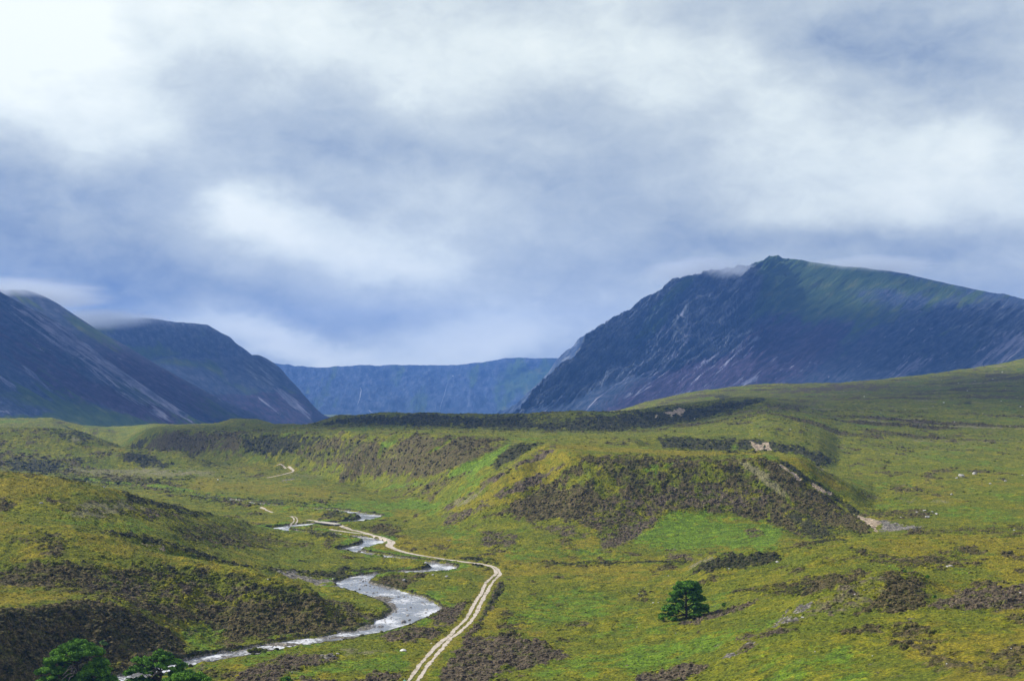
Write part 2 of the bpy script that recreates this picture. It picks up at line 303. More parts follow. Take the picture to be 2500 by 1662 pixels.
# ------------------------------------------------------------------ river
def WL(Y): return FL(Y) - 0.50 - 0.45 * sstep(np.asarray(Y, float), 430, 520)
RIVER = [(-260,1780,8),(-100,1740,8),(60,1712,8),(200,1686,8),(300,1662,8),(380,1642,7.5),(457,1623,7),(520,1609,7),(600,1595,8),(650,1586,8),(700,1575,8),(760,1566,7.5),(800,1561,7.5),
 (860,1549,7.5),(900,1542,7),(935,1531,8),(968,1517,9),(1000,1503,10),(1014,1488,11),(1003,1472,11),(965,1457,11.5),(925,1445,11),(892,1437,11),(868,1429,10),(863,1419,9),(885,1410,7),
 (925,1402.5,6),(980,1398,6),(1035,1395,7),(1072,1391,8),(1082,1384,8.5),(1055,1377,7.5),(1020,1371,6),(985,1366,6),(930,1358,6),(880,1350,6.5),(852,1343,9),(880,1336,9),(905,1328,9.5),(912,1321,9),(888,1315,8),
 (858,1310,6),(815,1306,6),(757,1302,6),(700,1298,7),(676,1292,10),(700,1288,11),(722,1284.5,11),(755,1281.5,11),(790,1280,9),(835,1277,8),(880,1271,8),(903,1266,10),(902,1260,11),(880,1256,10),(862,1252,8),
 (820,1247,7),(760,1242,6),(690,1237,6),(620,1229,6),(560,1221,6),(480,1212,8),(400,1203,8),(330,1195,9.5),(300,1193,9),(255,1190,8),(200,1180,8)]
def on_water(px, py):
    Y = 400.0
    for _ in range(30): Y = F * (ZC - float(WL(Y))) / (py - HZ)
    return (px - 1250) / F * Y, Y
def smooth_line(P, n=6):
    P = np.array(P, float); out = []
    for i in range(len(P) - 1):
        p0, p1, p2, p3 = P[max(i-1, 0)], P[i], P[i+1], P[min(i+2, len(P)-1)]
        for k in range(n):
            t = k / n
            out.append(0.5 * ((2*p1) + (-p0+p2)*t + (2*p0-5*p1+4*p2-p3)*t*t + (-p0+3*p1-3*p2+p3)*t**3))
    out.append(P[-1]); return np.array(out)
rv = smooth_line([on_water(p[0], p[1]) + (p[2],) for p in RIVER], 5)
RIV_D = np.full(BZ.shape, 999.0, np.float32)
r = seg_field(rv[:, :2], [rv[:, 2]], 30.0)
sub, d, v = r
d = d + 0.7 * vn(XX[sub] / 5.0, YY[sub] / 5.0, 5) + 0.3 * vn(XX[sub] / 1.6, YY[sub] / 1.6, 6)
RIV_D[sub] = np.where(d < 900, d - v[0] * (.58 - .12 * sstep(YY[sub], 440, 500)), 999)        # signed distance from the bank, metres

# ------------------------------------------------------------------ patches of vegetation, gravel and peat
PATCH = [  # kind, strength, edge softness (photo px), outline
 ('H',.85,9,[(-100,1108),(150,1112),(300,1150),(420,1178),(490,1196),(300,1190),(180,1166),(0,1145),(-100,1140)]), ('Y',1,2.6,[(1330,1086),(1500,1095),(1845,1103),(1935,1108),(1845,1111),(1700,1113),(1567,1108),(1445,1104)]),
 ('H',.85,10,[(320,1096),(400,1054),(650,1059),(860,1067),(1000,1065),(1240,1081),(1200,1120),(1130,1150),(1050,1165),(870,1155),(700,1112),(560,1108),(420,1102)]),
 ('H',.95,9,[(-200,1502),(0,1499),(70,1486),(136,1477),(200,1478),(272,1481),(330,1502),(363,1518),(400,1545),(440,1578),(465,1605),(455,1618),(300,1655),(-200,1790)]),
 ('D',.7,6,[(-100,1504),(0,1499),(70,1487),(150,1477),(240,1480),(330,1505),(260,1520),(120,1503),(0,1518),(-100,1534)]),
 ('H',.9,16,[(-100,1390),(0,1384),(114,1374),(227,1364),(409,1382),(590,1393),(681,1418),(767,1450),(850,1480),(955,1500),(945,1528),(820,1549),(640,1573),(540,1590),(440,1560),(386,1505),(272,1466),(182,1454),(0,1438),(-100,1440)]),
 ('D',.6,14,[(300,1370),(420,1378),(590,1395),(700,1425),(780,1462),(700,1462),(560,1440),(380,1405)]),
 ('D',.4,10,[(120,1368),(260,1364),(380,1385),(360,1400),(200,1392)]),
 ('B',.75,12,[(405,1515),(470,1520),(545,1540),(560,1560),(520,1590),(470,1596),(440,1560)]),
 ('V',.5,14,[(250,1395),(450,1410),(620,1450),(560,1490),(400,1475),(230,1430)]),
 ('V',.45,14,[(800,1480),(900,1485),(945,1505),(900,1525),(780,1520)]),
 ('Y',.9,6,[(-100,1450),(0,1444),(90,1444),(182,1456),(136,1466),(60,1476),(0,1488),(-100,1490)]),
 ('Y',.7,12,[(-100,1130),(0,1150),(182,1172),(309,1204),(280,1215),(120,1212),(0,1215),(-100,1215)]),
 ('Y',.55,12,[(-100,1255),(0,1260),(180,1290),(330,1325),(420,1350),(380,1362),(250,1340),(100,1330),(-100,1350)]),
 ('Y',.7,6,[(330,1330),(409,1356),(545,1380),(681,1403),(749,1430),(700,1424),(560,1398),(400,1372)]),
 ('H',.8,8,[(109,1218),(182,1222),(309,1218),(381,1238),(465,1258),(409,1268),(272,1266),(136,1241)]),
 ('P',.8,6,[(100,1232),(200,1226),(300,1228),(380,1240),(340,1248),(220,1240)]),('P',.8,5,[(163,1249),(270,1248),(290,1256),(200,1260)]),
 ('V',.6,8,[(300,1246),(380,1244),(460,1260),(400,1267),(300,1263)]),
 ('D',.95,3,[(300,1203),(386,1224),(454,1244),(504,1251),(520,1258),(470,1258),(430,1250),(386,1240),(330,1222)]),
 ('H',.6,10,[(395,1281),(500,1277),(613,1281),(572,1328),(454,1318)]),
 ('D',.95,4,[(250,1299),(386,1316),(470,1340),(560,1368),(654,1384),(760,1392),(845,1385),(870,1392),(830,1412),(770,1412),(681,1399),(545,1374),(409,1346),(318,1316)]),
 ('S',.55,2,[(325,1319),(360,1326),(412,1343),(405,1347),(350,1333)]),
 ('G',.95,4,[(677,1394),(727,1396),(790,1408),(822,1421),(780,1425),(720,1412)]),
 ('P',.5,8,[(60,1300),(150,1304),(150,1320),(70,1318)]),
 ('H',.6,8,[(20,1310),(110,1300),(180,1320),(120,1340),(20,1335)]),
 ('D',.9,5,[(10,1119),(89,1122),(154,1128),(172,1146),(119,1158),(30,1150)]),('D',.8,6,[(150,1160),(250,1168),(310,1182),(250,1185),(150,1172)]),
 ('D',.8,5,[(120,1056),(184,1050),(232,1069),(208,1087),(160,1076)]),('P',.7,4,[(165,1065),(200,1074),(215,1082),(180,1078)]),
 ('D',1,4,[(295,1103),(356,1104),(386,1117),(430,1133),(400,1142),(350,1138),(305,1124)]),('D',.9,4,[(165,1112),(243,1134),(205,1135)]),
 ('H',.9,4,[(214,1104),(290,1106),(280,1113),(220,1113)]),('Y',.7,5,[(200,1093),(290,1093),(420,1098),(455,1106),(400,1104),(300,1101),(220,1101)]),
 ('P',.7,6,[(150,1140),(300,1142),(504,1149),(520,1158),(400,1166),(208,1160)]),('D',.8,4,[(490,1126),(530,1136),(580,1146),(540,1147),(500,1138)]),
 ('D',.7,4,[(200,1176),(330,1172),(470,1163),(480,1168),(330,1180),(230,1184)]),
 ('Y',.7,8,[(480,1168),(700,1180),(820,1190),(800,1212),(560,1205),(450,1198)]),('Y',.5,8,[(480,1130),(640,1136),(690,1150),(560,1155)]),
 ('H',.95,6,[(405,1052),(593,1055),(653,1061),(564,1088),(415,1102),(341,1096),(356,1078)]),('D',.9,3,[(300,1090),(340,1072),(372,1056),(390,1056),(360,1080),(345,1098)]),
 ('B',.7,5,[(504,1074),(549,1070),(540,1086),(510,1086)]),('B',.6,6,[(520,1100),(579,1096),(640,1104),(560,1112)]),('B',.5,8,[(600,1112),(720,1108),(760,1118),(640,1124)]),
 ('D',.9,5,[(590,1062),(735,1061),(740,1085),(700,1105),(610,1108),(585,1090)]),('D',.85,4,[(740,1068),(800,1064),(760,1088),(700,1106)]),
 ('H',.95,5,[(1005,1063),(1108,1064),(1058,1101),(993,1112),(905,1128),(890,1132)]),('H',.95,7,[(882,1135),(982,1124),(1077,1127),(1000,1158),(829,1170)]),
 ('H',.9,7,[(740,1108),(867,1078),(920,1067),(898,1101),(910,1122),(867,1139),(800,1142)]),('D',.6,6,[(742,1106),(860,1080),(905,1068),(860,1110),(800,1130)]),
 ('B',.9,4,[(924,1074),(982,1069),(966,1085),(928,1099)]),('P',.6,4,[(900,1120),(960,1104),(1000,1103),(990,1112),(940,1122)]),('Y',.8,3,[(1001,1062),(940,1098),(886,1130),(868,1140),(900,1124),(960,1092)]),
 ('B',1,5,[(1245,1082),(1211,1093),(1134,1128),(1077,1162),(1000,1180),(900,1190),(980,1195),(1096,1180),(1173,1152),(1222,1112)]),
 ('B',.9,3,[(1112,1063),(1116,1068),(1080,1096),(1050,1108),(1040,1104),(1080,1084)]),
 ('H',.95,5,[(1118,1064),(1235,1070),(1134,1118),(1088,1133),(1045,1124),(1085,1092)]),
 ('D',1,3,[(1235,1096),(1262,1083),(1325,1081),(1268,1114),(1211,1150),(1195,1146)]),
 ('Y',.75,6,[(1330,1088),(1440,1102),(1410,1170),(1250,1230),(1130,1262),(1090,1240),(1180,1175)]),
 ('V',.95,4,[(1351,1094),(1323,1120),(1236,1155),(1150,1214),(1087,1245),(1094,1235),(1177,1179),(1275,1122)]),('V',.95,4,[(1393,1122),(1323,1152),(1236,1193),(1184,1221),(1254,1205),(1323,1179),(1375,1144)]),
 ('V',.7,6,[(1080,1262),(1180,1225),(1200,1235),(1120,1275),(1080,1285)]),('P',.8,6,[(1105,1225),(1180,1190),(1200,1195),(1120,1232)]),
 ('H',1,9,[(1440,1110),(1600,1114),(1845,1117),(1900,1180),(1960,1290),(1980,1318),(1900,1290),(1800,1262),(1700,1252),(1600,1262),(1520,1290),(1440,1300),(1400,1275),(1250,1262),(1180,1266),(1250,1230),(1330,1186),(1400,1130)]),
 ('V',.55,18,[(1700,1170),(1850,1180),(1900,1240),(1800,1258),(1700,1240),(1600,1262),(1480,1290),(1400,1270),(1560,1210)]),
 ('D',.5,16,[(1500,1120),(1700,1125),(1850,1130),(1840,1180),(1650,1180),(1500,1190),(1400,1200),(1440,1150)]),
 ('y',.85,8,[(1375,1195),(1382,1168),(1430,1128),(1462,1132),(1450,1170),(1400,1200)]),('B',.8,9,[(1565,1145),(1601,1126),(1650,1128),(1636,1150),(1601,1158)]),
 ('y',.6,10,[(1450,1165),(1500,1160),(1530,1185),(1500,1212),(1460,1190)]),('y',.5,9,[(1600,1190),(1650,1190),(1650,1205),(1600,1208)]),('y',.45,14,[(1700,1120),(1760,1120),(1780,1160),(1720,1160)]),
 ('B',.86,14,[(1585,1275),(1640,1255),(1688,1238),(1740,1249),(1810,1262),(1880,1275),(1925,1305),(1890,1335),(1775,1346),(1671,1350),(1584,1338),(1550,1310)]),
 ('V',.9,6,[(1469,1318),(1540,1288),(1601,1266),(1590,1280),(1549,1304),(1497,1345),(1470,1345)]),('V',.8,6,[(1622,1349),(1671,1346),(1725,1360),(1688,1372),(1636,1365)]),('V',.8,5,[(1820,1295),(1845,1285),(1860,1300),(1830,1308)]),
 ('V',.7,7,[(1170,1297),(1271,1302),(1265,1325),(1240,1345),(1180,1335)]),('B',.7,8,[(1100,1300),(1160,1292),(1175,1310),(1110,1326)]),('B',.6,8,[(1370,1295),(1410,1290),(1440,1310),(1400,1330)]),('V',.6,8,[(1300,1280),(1400,1276),(1440,1300),(1440,1320),(1400,1310),(1320,1300)]),
 ('B',.6,12,[(1230,1330),(1420,1335),(1560,1350),(1560,1368),(1250,1366)]),
 ('D',1,4,[(1075,1358),(1170,1364),(1222,1378),(1245,1392),(1205,1392),(1150,1380),(1090,1366)]),('D',.9,2.5,[(1320,1374),(1450,1368),(1625,1372),(1700,1374),(1620,1379),(1450,1378)]),
 ('Y',.85,3,[(1225,1395),(1400,1381),(1570,1381),(1560,1390),(1400,1394),(1250,1408)]),
 ('P',.9,5,[(1800,1126),(1840,1132),(1902,1165),(1955,1210),(1925,1215),(1876,1182)]),('H',.9,5,[(1845,1116),(1895,1120),(1960,1175),(2090,1262),(2140,1300),(2000,1318),(1940,1230),(1890,1160)]),
 ('D',.9,6,[(1900,1238),(1960,1260),(2050,1290),(2120,1304),(1980,1322)]),('B',.5,6,[(2020,1285),(2070,1295),(2090,1306),(2030,1310)]),
 ('Y',.7,4,[(1890,1110),(1953,1115),(2010,1152),(2075,1190),(2040,1200),(1970,1160)]),('P',.7,3,[(1995,1132),(2015,1150),(2008,1152),(1985,1136)]),
 ('D',1,1.6,[(1895,1118),(1922,1127),(1975,1166),(2035,1203),(2105,1250),(2085,1256),(2025,1212),(1960,1170)]),
 ('S',1,1.6,[(1902,1133),(1932,1148),(1960,1171),(1946,1166),(1925,1151)]),('S',1,1.6,[(1978,1181),(2006,1193),(2031,1206),(2024,1209),(2003,1199)]),
 ('S',1,2,[(2085,1251),(2118,1261),(2152,1273),(2165,1282),(2140,1282),(2143,1298),(2130,1292),(2112,1276)]),('G',.95,3,[(2150,1272),(2200,1280),(2250,1287),(2190,1299),(2150,1292)]),
 ('H',.7,5,[(2110,1243),(2200,1245),(2290,1250),(2260,1266),(2140,1262)]),('H',.5,8,[(2100,1200),(2180,1205),(2300,1206),(2200,1222),(2120,1220)]),('P',.6,4,[(2180,1218),(2300,1220),(2330,1228),(2200,1226)]),
 ('H',.6,6,[(2250,1292),(2500,1285),(2600,1290),(2500,1303),(2200,1305)]),('B',.6,8,[(2130,1180),(2220,1172),(2230,1188),(2140,1194)]),
 ('D',.95,4,[(1595,1068),(1832,1072),(1960,1084),(2047,1122),(2010,1138),(1960,1112),(1900,1105),(1620,1094)]),('S',1,1.8,[(1832,1079),(1850,1084),(1873,1081),(1880,1090),(1886,1102),(1873,1098),(1866,1089),(1858,1101),(1842,1101),(1838,1090)]),('B',.8,3,[(1785,1082),(1800,1082),(1802,1098),(1788,1098)]),
 ('P',.5,4,[(1925,1073),(1960,1082),(1990,1098),(1960,1092)]),
 ('D',.95,4,[(1500,1012),(1594,1001),(1780,978),(1865,972),(1868,982),(1750,1015),(1660,1035),(1500,1055),(1300,1050),(1100,1043),(940,1040),(760,1036),(830,1016),(966,1010),(1134,1013),(1300,1013),(1400,1012)]),
 ('y',.5,6,[(1280,1020),(1330,1008),(1420,1008),(1400,1025),(1320,1035)]),
 ('S',1,1.5,[(1620,1006),(1638,1005),(1656,998),(1674,1001),(1666,1008),(1660,1016),(1650,1008),(1640,1020),(1634,1012)]),('S',.8,1.5,[(1598,1012),(1604,1012),(1606,1022),(1600,1022)]),
 ('V',.9,5,[(1886,959),(1965,959),(2151,948),(2177,938),(2045,940),(1950,948)]),('D',.9,2,[(1740,968),(1765,962),(1790,969),(1765,976)]),('D',.8,2,[(2330,980),(2375,976),(2372,983),(2330,985)]),
 ('V',.6,6,[(1790,1010),(1900,985),(2000,985),(1950,1000),(1850,1012)]),
 ('D',1,5,[(1688,1393),(1720,1367),(1800,1353),(1890,1350),(1905,1366),(1830,1379),(1760,1391)]),('P',.8,3,[(1676,1396),(1700,1375),(1740,1358),(1710,1374)]),
 ('H',.95,5,[(1791,1442),(1895,1436),(1986,1420),(2031,1404),(2145,1392),(2077,1425),(1986,1456),(1895,1458)]),('D',.6,4,[(1790,1444),(1900,1440),(1980,1430),(1960,1456),(1880,1456)]),
 ('H',.7,8,[(2160,1372),(2280,1352),(2400,1362),(2300,1390),(2200,1395)]),('H',.5,8,[(1980,1362),(2160,1350),(2230,1360),(2080,1372)]),
 ('p',.9,8,[(1895,1524),(1990,1462),(2078,1420),(2142,1400),(2190,1412),(2165,1480),(2060,1502),(1960,1516)]),('H',1,6,[(2160,1396),(2243,1409),(2275,1450),(2250,1480),(2160,1494),(2080,1502),(2120,1470),(2170,1430)]),
 ('G',.72,5,[(1880,1530),(1905,1514),(1976,1466),(1990,1466),(1965,1495),(1930,1522),(1895,1537)]),
 ('V',1,8,[(2270,1478),(2330,1446),(2400,1435),(2500,1421),(2620,1410),(2620,1480),(2500,1486),(2380,1490)]),
 ('V',.95,6,[(1560,1650),(1620,1628),(1690,1620),(1730,1628),(1700,1645),(1650,1670),(1560,1680)]),('G',.8,3,[(1770,1604),(1800,1588),(1845,1563),(1850,1572),(1800,1602)]),('V',.9,4,[(1800,1590),(1845,1562),(1848,1575),(1810,1598)]),
 ('B',.5,14,[(1820,1600),(2060,1570),(2150,1590),(1950,1650),(1850,1650)]),('B',.7,10,[(1500,1600),(1640,1560),(1900,1510),(1880,1540),(1700,1590),(1560,1640)]),
 ('V',.8,4,[(1660,1518),(1800,1478),(1850,1468),(1830,1482),(1700,1524)]),('V',.7,4,[(1800,1560),(1900,1535),(1960,1530),(1900,1552),(1820,1570)]),
 ('V',.95,8,[(1065,1700),(1100,1610),(1140,1565),(1180,1560),(1240,1562),(1330,1568),(1400,1592),(1330,1622),(1220,1640),(1140,1690)]),
 ('V',1,3,[(1205,1425),(1225,1402),(1232,1422),(1212,1470),(1180,1522),(1150,1555),(1132,1556),(1160,1502),(1190,1455)]),('D',1,1.5,[(1229,1405),(1234,1432),(1206,1478),(1165,1532),(1159,1530),(1201,1470)]),
 ('B',.65,16,[(1280,1462),(1400,1440),(1500,1450),(1480,1500),(1350,1530),(1240,1515)]),('V',.6,5,[(1345,1530),(1420,1515),(1500,1520),(1440,1535)]),('Y',.5,14,[(1250,1420),(1500,1400),(1640,1420),(1500,1435)]),
 ('V',.85,7,[(1055,1480),(1140,1462),(1150,1480),(1110,1530),(1060,1520)]),('V',.8,6,[(920,1555),(1010,1530),(1090,1545),(1060,1560),(960,1570)]),
 ('V',.95,6,[(560,1690),(590,1640),(650,1612),(720,1592),(830,1594),(825,1614),(730,1640),(660,1668)]),('G',.7,4,[(780,1600),(830,1597),(822,1611),(785,1612)]),('V',.7,6,[(470,1622),(500,1612),(500,1630),(460,1645)]),
 ('B',.7,10,[(520,1625),(650,1592),(800,1572),(930,1556),(900,1575),(720,1588),(600,1625)]),('B',.7,14,[(700,1650),(800,1620),(860,1600),(980,1590),(1000,1640),(900,1645)]),('P',.5,8,[(820,1580),(920,1575),(960,1590),(850,1600)]),
 ('V',.95,5,[(740,1662),(900,1652),(1000,1642),(1015,1665),(990,1700),(700,1700)]),
 ('H',1,5,[(900,1414),(940,1405),(1000,1399),(1060,1398),(1010,1425),(985,1436),(930,1430)]),('B',.9,4,[(962,1409),(998,1408),(1002,1418),(970,1418)]),('B',.7,6,[(1010,1440),(1100,1425),(1130,1440),(1060,1460)]),
 ('B',.9,4,[(840,1408),(900,1398),(960,1388),(1000,1392),(900,1408)]),('D',.9,3,[(830,1392),(900,1384),(970,1380),(1000,1386),(930,1394),(850,1402)]),
 ('D',.9,3,[(400,1208),(560,1214),(700,1224),(900,1235),(905,1243),(700,1234),(560,1223)]),('B',.9,5,[(560,1224),(700,1230),(900,1228),(1000,1215),(1085,1228),(1050,1245),(900,1246),(700,1240)]),
 ('H',.8,5,[(545,1222),(590,1224),(640,1235),(600,1238),(555,1232)]),('H',.7,4,[(550,1256),(640,1252),(640,1262),(560,1264)]),
 ('D',.8,3,[(780,1250),(880,1255),(905,1268),(880,1275),(850,1264),(790,1260)]),('H',.8,6,[(900,1280),(940,1272),(980,1290),(960,1312),(930,1305),(890,1295)]),('D',.9,3,[(870,1300),(930,1308),(945,1320),(915,1318),(880,1308)]),
 ('H',.8,4,[(790,1328),(860,1318),(895,1325),(890,1336),(850,1340),(800,1342)]),('D',.8,3,[(750,1300),(830,1302),(860,1308),(820,1312),(760,1308)]),
 ('H',.6,7,[(470,1300),(640,1300),(760,1330),(700,1345),(560,1330)]),('D',.7,4,[(990,1368),(1060,1376),(1110,1385),(1140,1392),(1080,1392),(1030,1380)]),
 ('y',.6,10,[(900,1380),(1000,1372),(1050,1380),(1045,1395),(950,1392)]),
 ('H',.8,5,[(690,1136),(760,1142),(900,1155),(860,1158),(740,1150)]),('G',.9,1.5,[(686,1171),(700,1168),(716,1168),(712,1173),(690,1174)]),('P',.5,4,[(700,1155),(790,1160),(760,1166),(700,1163)]),
 ('H',.6,8,[(1080,1160),(1150,1150),(1100,1190),(1000,1215),(940,1205)]),
]
KIDX = {'H': 0, 'D': 1, 'B': 2, 'Y': 3, 'S': 4, 'G': 5, 'V': 6, 'P': 7}
M = np.zeros((8,) + BZ.shape, np.float32)
kc = np.exp(-np.maximum(PX - 430, 0) ** 2 / 900.0)            # heather on the steep bank of the nearest left-hand spur
on_bank = sstep(YY - Yk[3][None, :], -6, -1) * (1 - sstep(YY - Yk[4][None, :] + 1.2 * vn(XX / 3, YY / 3, 8), 0, 2.2)) * (PX < 600)[None, :] * kc[None, :]
warp = (fbm(XX / 9, YY / 14, 4, 31, .62)).astype(np.float32)
warp2 = (fbm(XX / 2.2, YY / 3.0, 3, 37, .6)).astype(np.float32)
for kind, amt, soft, poly in PATCH:
    if kind in 'HVBYD': amt *= .92
    P = np.array([ground_pt(*p) for p in poly]); reach = 14
    x0, y0 = P.min(0) - reach; x1, y1 = P.max(0) + reach
    ri = np.where((ROW >= y0) & (ROW <= y1))[0]
    if len(ri) < 2: continue
    a0, a1 = (PX[0] - 1250) / F, 0
    X = XX[ri[0]:ri[-1]+1]; cols = np.where(((X >= x0) & (X <= x1)).any(0))[0]
    if len(cols) < 2: continue
    sub = (slice(ri[0], ri[-1] + 1), slice(cols[0], cols[-1] + 1)); X = XX[sub]; Yq = YY[sub]
    inside = np.zeros(X.shape, bool); dist = np.full(X.shape, 1e9, np.float32)
    U_ = 1250 + F * X / Yq; V_ = HZ + F * (ZC - BZ[sub]) / Yq      # bearing and dip of each ground point, so edges are even on slopes and flats
    Q = np.array(poly, float)
    for k in range(len(Q)):
        (ax, ay), (bx, by) = Q[k], Q[(k+1) % len(Q)]
        if ay != by:
            inside ^= ((V_ < ay) != (V_ < by)) & (U_ < (bx - ax) * (V_ - ay) / (by - ay) + ax)
        dx, dy = bx - ax, by - ay; L2 = max(dx*dx + dy*dy, 1e-6)
        t = np.clip(((U_ - ax) * dx + (V_ - ay) * dy) / L2, 0, 1)
        dist = np.minimum(dist, np.hypot(U_ - ax - t * dx, V_ - ay - t * dy))
    sd_ = np.where(inside, dist, -dist)
    s = 2.2 + 1.05 * soft if soft > 2.6 else .6 + soft
    e = sd_ + s * (1.5 * warp[sub] + (2.6 if kind in 'SG' else 1.5) * warp2[sub])
    m = sstep(e, -0.8 * s, 0.9 * s) * amt
    if kind == 'y': a, b = 'Y', 'B'; both = (('Y', .6), ('B', .5))
    elif kind == 'p': both = (('P', .6), ('V', .45), ('S', .12))
    else: both = ((kind, 1.0),)
    for kk in range(8): M[kk][sub] *= (1 - 0.85 * m) if kk not in [KIDX[q[0]] for q in both] else 1
    for q, f in both: M[KIDX[q]][sub] = np.maximum(M[KIDX[q]][sub], m * f)

M[0] = np.maximum(M[0], .9 * on_bank); M[1] = np.maximum(M[1], .35 * on_bank); M[2:4] *= 1 - .6 * on_bank
# natural mottling everywhere
n_a = fbm(XX / 26, YY / 60, 4, 51, .6); n_b = fbm(XX / 7, YY / 13, 4, 57, .6); n_c = fbm(XX / 60 + YY / 200, YY / 45, 4, 63, .6)
free = 1 - np.clip(M.sum(0), 0, 1)
M[0] += .7 * free * sstep(n_b + .6 * n_a, .32, .62)
M[1] += .5 * free * sstep(-n_b + .5 * n_c, .55, .8)
M[3] += (.75 - .40 * sstep(YY, 520, 800)) * free * sstep(n_a - .3 * n_b, -.05, .40)
M[2] += .55 * free * sstep(-n_a + .3 * n_b, .12, .5)
far = sstep(YY, 760, 1050) * (XX > YY * .02)          # streaky peat on the far right hillside
st = fbm(XX / 110 - YY / 160, YY / 26 + XX / 70, 5, 71, .62)
M[0] += .8 * far * free * sstep(st, .12, .4); M[6] += .5 * far * free * sstep(fbm(XX / 90, YY / 20 + XX / 90, 4, 79), .2, .5)
M[7] += .6 * far * free * sstep(fbm(XX / 70, YY / 18 + XX / 90, 4, 73), .22, .5); M[3] *= 1 - .45 * far; M[1] += .4 * far * free * sstep(-st, .2, .5)
tl = sstep(YY, 620, 900) * free
M[7] += .45 * tl * sstep(n_b, .05, .45); M[0] += .35 * tl * sstep(-n_b + n_c, .2, .6)

# ------------------------------------------------------------------ track: pale twin ruts
TRACK = [(985,1690,1),(1007,1662,1),(1035,1622,1),(1062,1590,1),(1088,1562,.3),(1104,1550,.15),(1120,1535,.9),(1147,1508,1),(1165,1475,.8),(1182,1445,.35),(1196,1419,1),(1212,1404,.7),(1216,1396,.2),(1207,1385,.1),(1194,1379.5,0),
 (1170,1375,0),(1147,1372,0),(1107,1367,0),(1060,1360,0),(1013,1352,0),(985,1346,0),(964,1339,0),(950,1331,0),(956,1323,0),(946,1316,0),(930,1310,0),(898,1303,0),(867,1300,0),(826,1294.5,0),(806,1291,0)]
TRACK2 = [(906,1303.5,0),(880,1297,0),(850,1289.5,0),(835,1284,0),(824,1280.5,0)]
TRACK3 = [(783,1275,0),(772,1271,0),(750,1268,0)]
TRACK4 = [(690,1285,.2),(705,1280,.5),(719,1275,1),(722,1267,1),(717,1261,.8),(708,1259,.3)]
TRACK6 = [(664,1250,0),(650,1244,0),(636,1237.5,0)]
TRACK5 = [(652,1165.5,0),(680,1160,0),(700,1155,0),(716,1149.5,0),(711,1144,0),(692,1138,0),(675,1136,0)]
TR_D = np.full(BZ.shape, 999.0, np.float32)
def track_line(T): return smooth_line([tuple(ground_pt(a, b)) + (c,) for a, b, c in T], 8)
tracks = [track_line(T) for T in (TRACK, TRACK2, TRACK3, TRACK4, TRACK5, TRACK6)]
for T in tracks:
    r = seg_field(T[:, :2], [T[:, 2]], 9.0)
    if r is None: continue
    sub, d, v = r; TR_D[sub] = np.minimum(TR_D[sub], np.where(d < 900, d, 999))

# ------------------------------------------------------------------ relief detail, river bed
soft = sstep(RIV_D, 0, 10) * sstep(TR_D, 2.5, 6)
rough = np.clip(M[0] * 1.0 + M[1] * 1.1 + M[6] * .9 + M[5] * .5 + .5, 0, 1.25)
BZ += (.35 * fbm(XX / 16, YY / 16, 3, 11) * sstep(YY, 200, 300) * soft * (1 + YY / 500)).astype(np.float32)
c1 = fbm(XX / 4.2, YY / 4.2, 3, 21, .7); c2 = fbm(XX / 1.5, YY / 1.5, 2, 27, .7)
BZ += ((0.55 * c1 + .42 * c2) * rough * sstep(TR_D, 1.4, 2.4) * sstep(RIV_D, -.2, 1.2) * sstep(YY, 130, 200)).astype(np.float32)
BZ += (sstep(YY, 900, 1400) * 1.6 * fbm(XX / 40, YY / 40, 4, 43)).astype(np.float32)
BZ += (.10 * rough * fbm(XX / 6, YY / 6, 2, 47) * soft).astype(np.float32)
wl = WL(YY)
bar = np.zeros(BZ.shape, np.float32)
for (px, py, rx, ry) in [(945,1484,24,17),(932,1462,36,9),(655,1588,62,5),(700,1573,52,4.5),(757,1303,40,6),(860,1311,16,3),(885,1533,30,6),(875,1347,5,3),(1073,1396,20,2.5),(842,1556,60,3.2),(560,1604,30,3)]:
    gx, gy = on_water(px, py); hx = rx * gy / F; hy = ry * gy * gy / F / 60
    bar = np.maximum(bar, np.exp(-((XX - gx) / hx) ** 2 - ((YY - gy) / hy) ** 2))
stones = fbm(XX / .8, YY / .8, 3, 83, .7)
bed = wl - .35 + .62 * bar + .26 * stones + .20 * sstep(RIV_D, -2.5, 0)
inch = RIV_D < 60
bank = wl + .05 + np.maximum(RIV_D, 0) * 1.5
new = np.where(RIV_D < 0, bed, np.minimum(BZ, np.maximum(bank, wl + .05)))
new = np.where((RIV_D >= 0) & (RIV_D < 14) & (BZ < wl + .55), np.maximum(new, np.minimum(wl + .55, bank)), new)
BZ = np.where(inch, new, BZ).astype(np.float32)
wet = np.clip(1 - RIV_D / .5, 0, 1)
M *= 1 - wet
M[4] = np.maximum(M[4], .30 * wet); M[5] = np.maximum(M[5], .75 * wet)
fr = (1 - .8 * on_bank) * sstep(RIV_D, .3, 1.4) * (1 - sstep(RIV_D, 3.5 + 1.5 * n_b, 7 + 2 * n_b))
M[2] = np.maximum(M[2], .8 * fr * sstep(n_a + n_b, -.25, .1)); M[0] *= 1 - .7 * fr * sstep(n_a + n_b, -.25, .1)
dk = sstep(RIV_D, .05, .3) * (1 - sstep(RIV_D, .8, 1.5)); M[1] = np.maximum(M[1], dk * .9)
trm = 1 - sstep(TR_D + .5 * n_b, 2.2, 3.6)
for k in (0, 1, 6): M[k] *= 1 - .9 * trm
M[3] = np.maximum(M[3], .6 * trm)
BZ -= (.12 * (1 - sstep(TR_D, 1.2, 2.2))).astype(np.float32)

